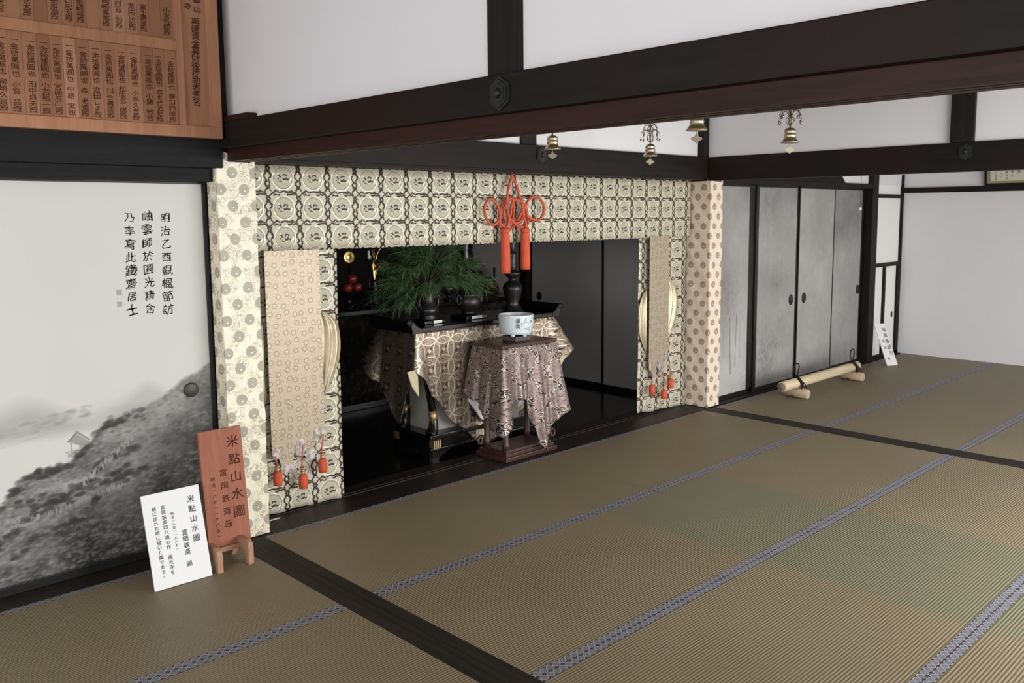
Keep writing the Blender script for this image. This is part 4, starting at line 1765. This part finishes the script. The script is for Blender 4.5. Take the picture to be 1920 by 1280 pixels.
Ls, Lf = b1 - b0, a1 - a0
hem = [(0, .42), (.06, .375), (.13, .33), (.20, .27), (Ls - .02, .21), (Ls, .19), (Ls + .035, .24), (Ls + .075, .37), (Ls + .14, .39), (Ls + .19, .37),
       (Ls + .24, .20), (Ls + .285, .045), (Ls + .315, .030), (Ls + .36, .13), (Ls + .42, .21), (Ls + Lf, .26), (Ls + Lf + .06, .36),
       (Ls + Lf + .2, .36), (2 * Ls + Lf, .26), (2 * Ls + Lf + .1, .18), (2 * Ls + Lf + .3, .15), (2 * Ls + 2 * Lf - .06, .22), (2 * Ls + 2 * Lf, .42)]
fl = [(0, .20), (.1, .14), (Ls - .06, .16), (Ls, .24), (Ls + .07, .08), (Ls + .2, .04), (Ls + .30, .10), (Ls + Lf - .05, .12), (Ls + Lf, .22), (Ls + Lf + .06, .10),
      (2 * Ls + Lf, .1), (2 * Ls + Lf + .1, .0), (2 * Ls + 2 * Lf - .06, .0), (2 * Ls + 2 * Lf, .20)]
cl, _ = skirt(a0, a1, b0, b1, .724, hem, fl, .014, 7.5, step=.005)
sc = thing('stand_cloth', 'rosy grey brocade cloth with dark scrolls draped over the small incense stand', 'table cloth', (1.99, .20, .72))
lined('skirt', cl, 'brocade_scroll', 'lining_white', sc, .003)

# porcelain censer on the small stand
cc = (2.000, .205)
cn = thing('porcelain_censer', 'round white and blue porcelain incense pot with brushed characters', 'incense pot', (cc[0], cc[1], .741))
obj('stand_block', MB().box(cc[0] - .065, cc[0] + .065, cc[1] - .065, cc[1] + .065, .741, .772, .004), 'ash', cn, 'grey block under the pot')
mb = MB()
seg = 48
prof = [(.070, 0), (.098, .004), (.106, .014), (.112, .05), (.115, .100), (.117, .122), (.1165, .128), (.109, .128), (.107, .118), (.104, .07)]


def pot(a, b):
    i = min(int(b * (len(prof) - 1)), len(prof) - 2)
    t = b * (len(prof) - 1) - i
    r = prof[i][0] + (prof[i + 1][0] - prof[i][0]) * t
    h = prof[i][1] + (prof[i + 1][1] - prof[i][1]) * t
    # u is measured along the side that faces the room
    an = 2 * PI * a - PI * .95
    return (cc[0] + r * math.cos(an), cc[1] + r * math.sin(an), .784 + h), (a * 2 * PI * .115, h)


mb.grid(pot, seg, 36)
obj('pot', mb, 'porcelain', cn)
obj('ash_bed', MB().lathe([(.001, 0), (.105, 0), (.105, .012), (.001, .014)], (cc[0], cc[1], .875), 32), 'ash', cn, 'grey ash inside the pot')
for a in (-2.6, -1.55, -.5, 1.57):
    f = MB().lathe([(.010, 0), (.013, .006), (.016, .014)], (cc[0] + .080 * math.cos(a), cc[1] + .080 * math.sin(a), .772), 12)
    obj('foot', f, 'porcelain', cn)
wrt = MB()


def on_pot(u, z):
    an = -2.22 + u / .1165
    return (cc[0] + .1166 * math.cos(an), cc[1] + .1166 * math.sin(an), .784 + z)


write(wrt, '壽青', .0, .096, .060, .034, on_pot, .05)
obj('lettering', wrt, 'ink_soft', cn, 'two brushed dark blue characters')


# ------------------------------------------------------------------ bronze altar set
def ring_handle(mb, cx, cy, cz, rx, rz, r, axis='x'):
    pts = []
    for k in range(24):
        a = 2 * PI * k / 24
        pts.append((cx + rx * math.cos(a), cy, cz + rz * math.sin(a)))
    mb.tube(pts, r, 8, True)
    return mb


TOP = TZ
V = (1.575, .585)
vz = thing('bronze_vase', 'dark bronze flower vase with side handles holding the pine', 'vase', (V[0], V[1], TOP))
obj('stand', MB().box(V[0] - .085, V[0] + .085, V[1] - .075, V[1] + .075, TOP, TOP + .022, .004), 'lacquer', vz)
obj('body', MB().lathe([(.058, .022), (.060, .034), (.052, .044), (.060, .060), (.068, .080), (.062, .100), (.048, .122), (.042, .150), (.042, .200), (.050, .218),
                        (.052, .224), (.044, .224), (.036, .20)], (V[0], V[1], TOP), 32), 'bronze', vz)
for s_ in (-1, 1):
    obj('handle', ring_handle(MB(), V[0] + s_ * .058, V[1] - .01, TOP + .135, .020, .040, .006), 'bronze', vz)
obj('name_tag', MB().box(V[0] - .02, V[0] + .050, V[1] - .082, V[1] - .077, TOP + .004, TOP + .022, .001), 'white_card', vz, 'small white tag')

Bq = (1.930, .590)
bn = thing('bronze_censer', 'squat bronze incense burner with ring handles in the middle of the altar table', 'incense burner', (Bq[0], Bq[1], TOP))
obj('stand', MB().box(Bq[0] - .09, Bq[0] + .09, Bq[1] - .085, Bq[1] + .085, TOP, TOP + .024, .004), 'lacquer', bn)
obj('body', MB().lathe([(.045, .024), (.050, .040), (.046, .048), (.070, .062), (.082, .095), (.084, .125), (.074, .150), (.068, .162), (.080, .172), (.082, .178), (.070, .178), (.062, .15)],
                       (Bq[0], Bq[1], TOP), 36), 'bronze', bn)
for s_ in (-1, 1):
    obj('handle', ring_handle(MB(), Bq[0] + s_ * .094, Bq[1] - .01, TOP + .130, .016, .032, .0055), 'bronze', bn)
obj('name_tag', MB().box(Bq[0] - .055, Bq[0] + .035, Bq[1] - .096, Bq[1] - .091, TOP + .004, TOP + .024, .001), 'white_card', bn, 'small white tag')

Cq = (2.330, .575)
cs_ = thing('bronze_candlestick', 'tall turned bronze candlestick behind the porcelain pot', 'candlestick', (Cq[0], Cq[1], TOP))
obj('stem', MB().lathe([(.080, 0), (.082, .012), (.070, .022), (.050, .050), (.046, .075), (.056, .115), (.068, .165), (.070, .185), (.060, .210), (.034, .226), (.026, .236),
                        (.030, .250), (.054, .272), (.060, .286), (.048, .298), (.030, .304), (.027, .318), (.032, .326), (.028, .340), (.030, .400), (.033, .420), (.028, .430),
                        (.022, .445), (.026, .52), (.030, .53), (.075, .56), (.085, .572), (.075, .574), (.010, .566)], (Cq[0], Cq[1], TOP), 32), 'bronze', cs_)
obj('candle', MB().lathe([(.011, 0), (.013, .09), (.012, .095), (.003, .097)], (Cq[0], Cq[1], TOP + .566), 16), 'candle', cs_, 'white candle')

# pine branches standing in the vase
pn = thing('pine_branches', 'dense spray of green pine needles spreading from the bronze vase', 'pine branch', (V[0], V[1], TOP + .21))
rng = random.Random(3)
brm, ndl = MB(), MB()
base = Vector((V[0], V[1], TOP + .15))
tips = []
for k in range(74):
    tx = rng.uniform(1.24, 2.00)
    ty = V[1] + rng.uniform(-.19, .20)
    c = (tx - 1.66) / .42
    tz = rng.uniform(1.12, 1.50) - .15 * c * c + (.03 if tx > 1.75 else 0)
    tips.append((tx, ty, tz))
tips += [(1.235, .50, 1.075), (1.26, .46, 1.03), (1.29, .55, 1.01), (1.32, .50, 1.045), (1.33, .44, 1.02), (1.44, .46, 1.09), (1.52, .45, 1.10), (1.88, .46, 1.09), (1.93, .48, 1.10), (1.98, .50, 1.13),
         (2.03, .47, 1.11), (2.06, .50, 1.14), (1.84, .44, 1.07), (1.96, .43, 1.05), (1.16, .5, 1.13), (1.20, .55, 1.16)]
for tx, ty, tz in tips:
    tip = Vector((tx, ty, tz))
    mid = base.lerp(tip, .5) + Vector((0, 0, .10))
    pth = smooth_path([base, base + Vector((0, 0, .07)), mid, tip], 5)
    brm.tube(pth, [.006 - .0045 * i / (len(pth) - 1) for i in range(len(pth))], 5, uvs=False)
    dirv = (pth[-1] - pth[-4]).normalized()
    droop = Vector((0, 0, -.35))
    for q in range(78):
        t = rng.random()
        p = pth[-1].lerp(pth[max(0, len(pth) - 6)], t * .9)
        d = (dirv * .9 + Vector((rng.gauss(0, .55), rng.gauss(0, .55), rng.gauss(-.10, .42))) + droop * .3).normalized()
        L = rng.uniform(.06, .115)
        e1 = p + d * L * .55 + droop * L * .06
        e2 = p + d * L + droop * L * .22
        w = d.cross(Vector((rng.random() - .5, rng.random() - .5, rng.random()))).normalized() * .0011
        ndl.add([p - w, p + w, e1 + w, e1 - w, e2], [(0, 1, 2, 3), (3, 2, 4)])
obj('branch', brm, 'branch', pn)
obj('needles', ndl, 'pine_needle', pn)

# ------------------------------------------------------------------ back altar and what stands on it
ba = thing('back_altar', 'long dark altar platform at the back, hung with a dark patterned drape', 'altar', (2.1, 2.5, 0))
obj('body', MB().box(.4, 3.85, 2.03, 3.1, .0, .765).box(.38, 3.87, 2.0, 3.12, .765, .800, .004), 'lacquer', ba)


def drp(a, b):
    x = .4 + 3.43 * a
    return (x, 2.008 + .006 * math.sin(x * 16), .05 + .71 * b), (x, b * .71)


solid(obj('drape', MB().grid(drp, 160, 6), 'drape_dark', ba, 'dark brownish brocade drape'), .004)
obj('base_moulding', MB().box(.4, 3.85, 1.985, 2.03, .0, .05, .004), 'lacquer', ba)
AZ = .800
kc = thing('altar_candle_stand', 'slender black candle stand with a white candle on the back altar', 'candle stand', (2.215, 2.16, AZ))
obj('stem', MB().lathe([(.045, 0), (.045, .012), (.018, .03), (.014, .06), (.020, .07), (.006, .085), (.0055, .37), (.012, .375), (.040, .392), (.042, .398), (.010, .398)],
                       (2.215, 2.16, AZ), 18), 'lacquer', kc)
obj('candle', MB().lathe([(.010, 0), (.0105, .07), (.003, .075)], (2.215, 2.16, AZ + .395), 14), 'candle', kc, 'white candle')
fs = thing('offering_stand', 'dark footed dish holding the red fruit on the back altar', 'dish', (2.035, 2.20, AZ))
obj('dish', MB().lathe([(.05, 0), (.05, .01), (.02, .02), (.018, .10), (.06, .125), (.10, .140), (.10, .146), (.01, .138)], (2.035, 2.20, AZ), 24), 'lacquer', fs)
fl_ = [(1.995, 2.155, .175, 'left'), (2.090, 2.160, .175, 'right'), (2.045, 2.165, .245, 'top')]
for x, y, h, w in fl_:
    mb = MB().lathe([(.004, -.034), (.022, -.036), (.038, -.018), (.042, .004), (.036, .024), (.018, .035), (.004, .029)], (x, y, AZ + h), 20)
    tag(obj('fruit', mb, 'red_fruit', origin=(x, y, AZ + h)), 'round red fruit, the %s one of three in the dark dish' % w, 'fruit', 'red fruit on the offering dish')
gm = thing('gilt_mirror', 'small round gilt mirror on a stand to the left of the white altar candle', 'mirror', (2.13, 2.32, AZ))
mb = MB().lathe([(.042, -.006), (.056, -.006), (.060, 0), (.056, .006), (.042, .006), (.040, .0)], (2.13, 2.32, AZ + .415), 28, 'y')
obj('rim', mb, 'gold', gm)
obj('disc', MB().lathe([(.001, -.008), (.022, -.006), (.042, .0), (.042, .004), (.001, .004)], (2.13, 2.32, AZ + .415), 24, 'y'), 'gold', gm)
obj('stand', MB().lathe([(.05, 0), (.05, .015), (.014, .03), (.010, .20), (.010, .36)], (2.13, 2.32, AZ), 14), 'lacquer', gm)
gl = thing('gilt_lotus', 'gilt lotus ornament with curled leaves half hidden behind the pine', 'ornament', (2.36, 2.30, AZ))
obj('vase', MB().lathe([(.04, 0), (.045, .02), (.02, .05), (.035, .10), (.04, .15), (.02, .19), (.028, .21), (.01, .205)], (2.36, 2.30, AZ), 18), 'bronze', gl)
lf = MB()
rg_ = random.Random(8)
for k in range(16):
    a = rg_.uniform(0, 2 * PI)
    h = rg_.uniform(.30, .50)
    r = rg_.uniform(.03, .13)
    c = Vector((2.36 + r * math.cos(a), 2.30 + r * math.sin(a) * .5 - .03, AZ + h))
    lf.tube(smooth_path([(2.36, 2.30, AZ + .20), (2.36 + (c.x - 2.36) * .4, 2.30, AZ + .20 + (h - .2) * .7), c], 4), .003, 6, uvs=False)
    n = 8
    R1 = rg_.uniform(.018, .032)
    ax = Euler((rg_.uniform(.6, 1.6), rg_.uniform(-.6, .6), rg_.uniform(0, 6))).to_matrix().to_4x4()
    s0 = len(lf.v)
    pts = [(0, 0, -.006)] + [(R1 * math.cos(2 * PI * q / n) * (1.0 if q % 2 else .8), R1 * math.sin(2 * PI * q / n), .006 * (q % 2)) for q in range(n)] + [(0, 0, .006)]
    lf.add(pts, [(0, 1 + q, 1 + (q + 1) % n) for q in range(n)] + [(n + 1, 1 + (q + 1) % n, 1 + q) for q in range(n)])
    lf.xform(Matrix.Translation(c) @ ax, s0)
obj('leaves', lf, 'gold', gl)
bw = thing('black_bowl', 'small black bowl on a foot on the back altar, behind the burner', 'bowl', (3.03, 2.12, AZ))
obj('bowl', MB().lathe([(.05, 0), (.05, .01), (.02, .025), (.02, .05), (.06, .075), (.075, .115), (.072, .120), (.05, .09), (.01, .08)], (3.03, 2.12, AZ), 24), 'bronze', bw)
od = thing('turned_ornament', 'dark turned wooden ornament rising behind the right edge of the pine', 'ornament', (3.515, 2.45, AZ))
obj('body', MB().lathe([(.09, 0), (.10, .02), (.05, .05), (.045, .12), (.12, .15), (.175, .19), (.165, .225), (.10, .26), (.075, .31), (.085, .36), (.070, .42), (.080, .48), (.07, .60)],
                       (3.515, 2.45, AZ), 24), 'lacquer', od)
rk = thing('dark_rack', 'low dark wooden rack with a bent rail against the pinkish wall', 'rack', (3.78, 2.42, AZ))
for x in (3.72, 3.865):
    obj('post', MB().tube([(x, 2.42, AZ), (x, 2.42, AZ + (.15 if x < 3.8 else .24))], .010, 8), 'lacquer', rk)
obj('rail', MB().tube(smooth_path([(3.66, 2.42, AZ + .175), (3.69, 2.42, AZ + .155), (3.74, 2.42, AZ + .145), (3.865, 2.42, AZ + .145)], 5), .013, 8), 'lacquer', rk)
obj('box', MB().box(3.71, 3.87, 2.36, 2.48, AZ, AZ + .085, .004), 'rosewood', rk)

# ------------------------------------------------------------------ gilt bells of the canopy in the middle room
def bell(loc, label):
    x, y, z = loc
    t = thing('bell_pendant', label, 'bell', loc, 'gilt bell pendants of the canopy')
    b = MB().lathe([(.030, .002), (.0385, .0), (.0395, .003), (.034, .010), (.0275, .019), (.0262, .030), (.0272, .032), (.0272, .036), (.0255, .038), (.0255, .048), (.0265, .050), (.0255, .054),
                    (.021, .061), (.010, .066), (.004, .067), (.004, .078)], loc, 28)
    b.xform(Matrix.Translation(loc) @ Matrix.Scale(1.12, 4) @ Matrix.Translation(-Vector(loc)))
    obj('bell', b, 'brass', t)
    dp = MB().tube([(x, y, z + .01), (x, y, z - .018)], .0022, 6, uvs=False)
    out = [(0, -.052), (.010, -.044), (.026, -.034), (.020, -.026), (.010, -.024), (.004, -.014), (-.004, -.014), (-.010, -.024), (-.020, -.026), (-.026, -.034), (-.010, -.044)]
    s0 = len(dp.v)
    dp.prism(out, -.0015, .0015)
    dp.xform(Matrix.Translation(loc) @ Matrix.Rotation(math.radians(-40), 4, 'Z'), s0)
    obj('wind_plate', dp, 'brass_dark', t, 'flat lobed gilt plate under the bell')
    ch = MB()
    zz = z + .078
    ch.tube([(x, y, zz), (x, y, 2.95)], .0016, 6, uvs=False)
    rr = random.Random(int(x * 100))
    for q in range(5):
        h = zz + .03 + q * .047
        w = .020 - .002 * (q % 3)
        for a in (.8, .8 + PI / 2):
            pts = [(x + w * math.cos(k * PI / 8) * math.cos(a), y + w * math.cos(k * PI / 8) * math.sin(a), h + .021 * math.sin(k * PI / 8)) for k in range(16)]
            ch.tube(pts, .0030, 6, True, uvs=False)
    for lev, R in ((.045, .058), (.075, .046), (.165, .050), (.200, .066), (.235, .080)):
        for k in range(6):
            a = k * PI / 3 + lev * 9
            e = (x + R * math.cos(a), y + R * math.sin(a), zz + lev + .012)
            ch.tube(smooth_path([(x, y, zz + lev + .02), (x + R * .6 * math.cos(a), y + R * .6 * math.sin(a), zz + lev + .034), e], 4), .0026, 5, uvs=False)
            ch.tube([e, (e[0], e[1], e[2] - .028)], .0012, 5, uvs=False)
            ch.lathe([(.001, -.019), (.0062, -.010), (.004, -.003), (.001, .0)], (e[0], e[1], e[2] - .028), 8)
    obj('ornament', ch, 'brass_dark', t, 'openwork of rings and hanging drops')
    return t


p0 = bell((1.479, -.621, 1.90), 'gilt bell pendant hanging leftmost under the near beam, before the middle post')
copy_thing(p0, (2.355, -.603, 1.90), 'gilt bell pendant second from the left, with a long string of drops over white wall', 'gilt bell pendants of the canopy')
copy_thing(p0, (1.175, -1.733, 1.90), 'gilt bell pendant tucked highest under the near beam, before the far corner post', 'gilt bell pendants of the canopy')
copy_thing(p0, (2.082, -1.665, 1.90), 'gilt bell pendant farthest to the right, before the wall over the far beam', 'gilt bell pendants of the canopy')


# ------------------------------------------------------------------ iron nail covers on the beams
def nail_cover(mat, label):
    hexo = [(.048 * math.sin(k * PI / 3), .052 * math.cos(k * PI / 3)) for k in range(6)]
    mb = MB()
    for sc_, d0, d1 in ((1.0, -.006, .0), (.82, -.011, -.006), (.60, -.014, -.010)):
        mb.prism([(a * sc_, b * sc_) for a, b in hexo], d0, d1)
    mb.lathe([(.012, 0), (.016, -.002), (.010, -.010), (.002, -.012)], (0, -.013, 0), 12, 'y')
    mb.xform(mat)
    tr = mat.to_translation()
    return tag(obj('nail_cover', mb, 'iron', origin=tuple(tr)), label, 'nail cover', 'iron nail covers')


nail_cover(Matrix.Translation((-.079, -1.874, 1.925)) @ Matrix.Rotation(math.radians(-90), 4, 'Z'), 'hexagonal iron nail cover on the near beam below the dark post')
nail_cover(Matrix.Translation((2.030, -.001, 1.925)), 'hexagonal iron nail cover on the lintel over the altar, behind the leftmost bell')
nail_cover(Matrix.Translation((3.884, -1.880, 1.925)) @ Matrix.Rotation(math.radians(-90), 4, 'Z'), 'hexagonal iron nail cover on the far beam, top right')

# ------------------------------------------------------------------ far room things
lb = thing('log_barrier', 'low barrier of a pale pole tied across two short logs before the bamboo doors', 'barrier', (5.25, -.31, 0))
MZ = .128
obj('pole', MB().lathe([(.036, 0), (.042, .004), (.043, .5), (.041, 1.0), (.042, 1.40), (.036, 1.405)], (4.545, -.318, MZ), 22, 'x'), 'log_wood', lb)
obj('pole_end', MB().lathe([(.001, 0), (.034, 0), (.034, .002), (.001, .003)], (4.5425, -.318, MZ), 20, 'x'), 'log_end', lb, 'darker sawn end')
for x in (4.80, 5.85):
    obj('cross_log', MB().lathe([(.036, 0), (.041, .004), (.0425, .10), (.041, .206), (.036, .210)], (x, -.425, .0435), 20, 'y'), 'log_cross', lb)
    rp = MB()
    for k, dx in enumerate((-.016, -.004, .010)):
        pts = [(x + dx + .018 * math.sin(a * 2), -.318 + .049 * math.cos(a) * (1 if math.sin(a) > -.2 else 1.05), MZ - .040 + .080 * math.sin(a) if math.sin(a) < 0 else MZ + .049 * math.sin(a))
               for a in [2 * PI * q / 28 for q in range(28)]]
        rp.tube(pts, .006, 8, True, uvs=False)
    rp.tube(smooth_path([(x, -.318, MZ + .048), (x - .03, -.31, MZ + .09), (x - .035, -.31, MZ + .14), (x + .005, -.31, MZ + .165), (x + .045, -.31, MZ + .14), (x + .03, -.312, MZ + .09),
                         (x + .005, -.318, MZ + .048)], 6), .005, 8, uvs=False)
    rp.tube(smooth_path([(x, -.36, MZ + .02), (x + .03, -.375, MZ - .01), (x + .045, -.385, MZ - .05)], 5), .005, 8, uvs=False)
    obj('rope_knot', rp, 'rope', lb, 'dark rope lashing with a loop')

sg = thing('leaning_sign', 'narrow white sign with five brushed characters leaning in the far corner', 'sign', (6.89, -.28, 0))
Rs = Matrix.Translation((6.812, -.246, .0042)) @ Matrix.Rotation(math.radians(-24), 4, 'Z') @ Matrix.Rotation(math.radians(-27), 4, 'X')
obj('card', MB().box(0, .135, 0, .008, 0, .455, .0015).xform(Rs), 'white_card', sg)
t1, t2 = MB(), MB()


def on_c(x, z):
    return tuple(Rs @ Vector((x, -.0008, z)))


write(t1, SIGNC[0], .098, .385, .135, .050, on_c, .06)
write(t2, SIGNC[1], .048, .265, .075, .036, on_c, .06)
obj('large_lettering', t1, 'ink_soft', sg, 'bold black characters')
obj('small_lettering', t2, 'ink_faint', sg, 'fainter grey characters')

# framed certificate above the rail on the end wall
fc = thing('framed_certificate', 'framed certificate with columns of writing over the end wall rail, top right', 'picture frame', (XC - .05, -1.0, 1.81))
Rf = Matrix.Translation((XC - .046, -1.0, 1.812)) @ Matrix.Rotation(math.radians(-9), 4, 'Y')
cy0, cy1 = -.21, .21
fm = MB().box(-.015, .010, cy0, cy1, 0, .022, .002).box(-.015, .010, cy0, cy1, .36, .382, .002).box(-.015, .010, cy0, cy0 + .022, .022, .36, .002).box(-.015, .010, cy1 - .022, cy1, .022, .36, .002)
obj('frame', fm.xform(Rf), 'dark_beam_y', fc)
obj('mat_board', MB().box(-.004, .006, cy0 + .02, cy1 - .02, .02, .362).xform(Rf), 'mat_olive', fc, 'olive beige border')
obj('sheet', MB().box(-.006, -.003, cy0 + .055, cy1 - .055, .045, .335).xform(Rf), 'certificate_paper', fc, 'cream sheet')
tc = MB()


def on_f(u, z):
    return tuple(Rf @ Vector((-.0068, -u, z)))


for u, za, zb_, tx, sz in ((-.105, .30, .065, '明治八年三月八日合', .026), (-.055, .28, .08, '合三人分日八', .020), (-.005, .31, .07, '富岡四八歳作圓光寺', .024), (.045, .30, .095, '青山水明治八', .028),
                           (.105, .30, .13, '大合人日', .034)):
    write(tc, tx, u, za, zb_, sz, on_f, .05)
obj('lettering', tc, 'ink_soft', fc, 'columns of dark writing')

pc = thing('pull_cord', 'thin hanging pull cord with a small white knob in the far room', 'pull cord', (5.71, -.40, 1.58))
obj('cord', MB().tube([(5.71, -.40, 1.59), (5.71, -.40, 2.95)], .0016, 6, uvs=False), 'rope', pc)
obj('knob', MB().lathe([(.004, -.018), (.012, -.010), (.014, .002), (.008, .014), (.002, .018)], (5.71, -.40, 1.586), 14), 'white_card', pc, 'small white knob')
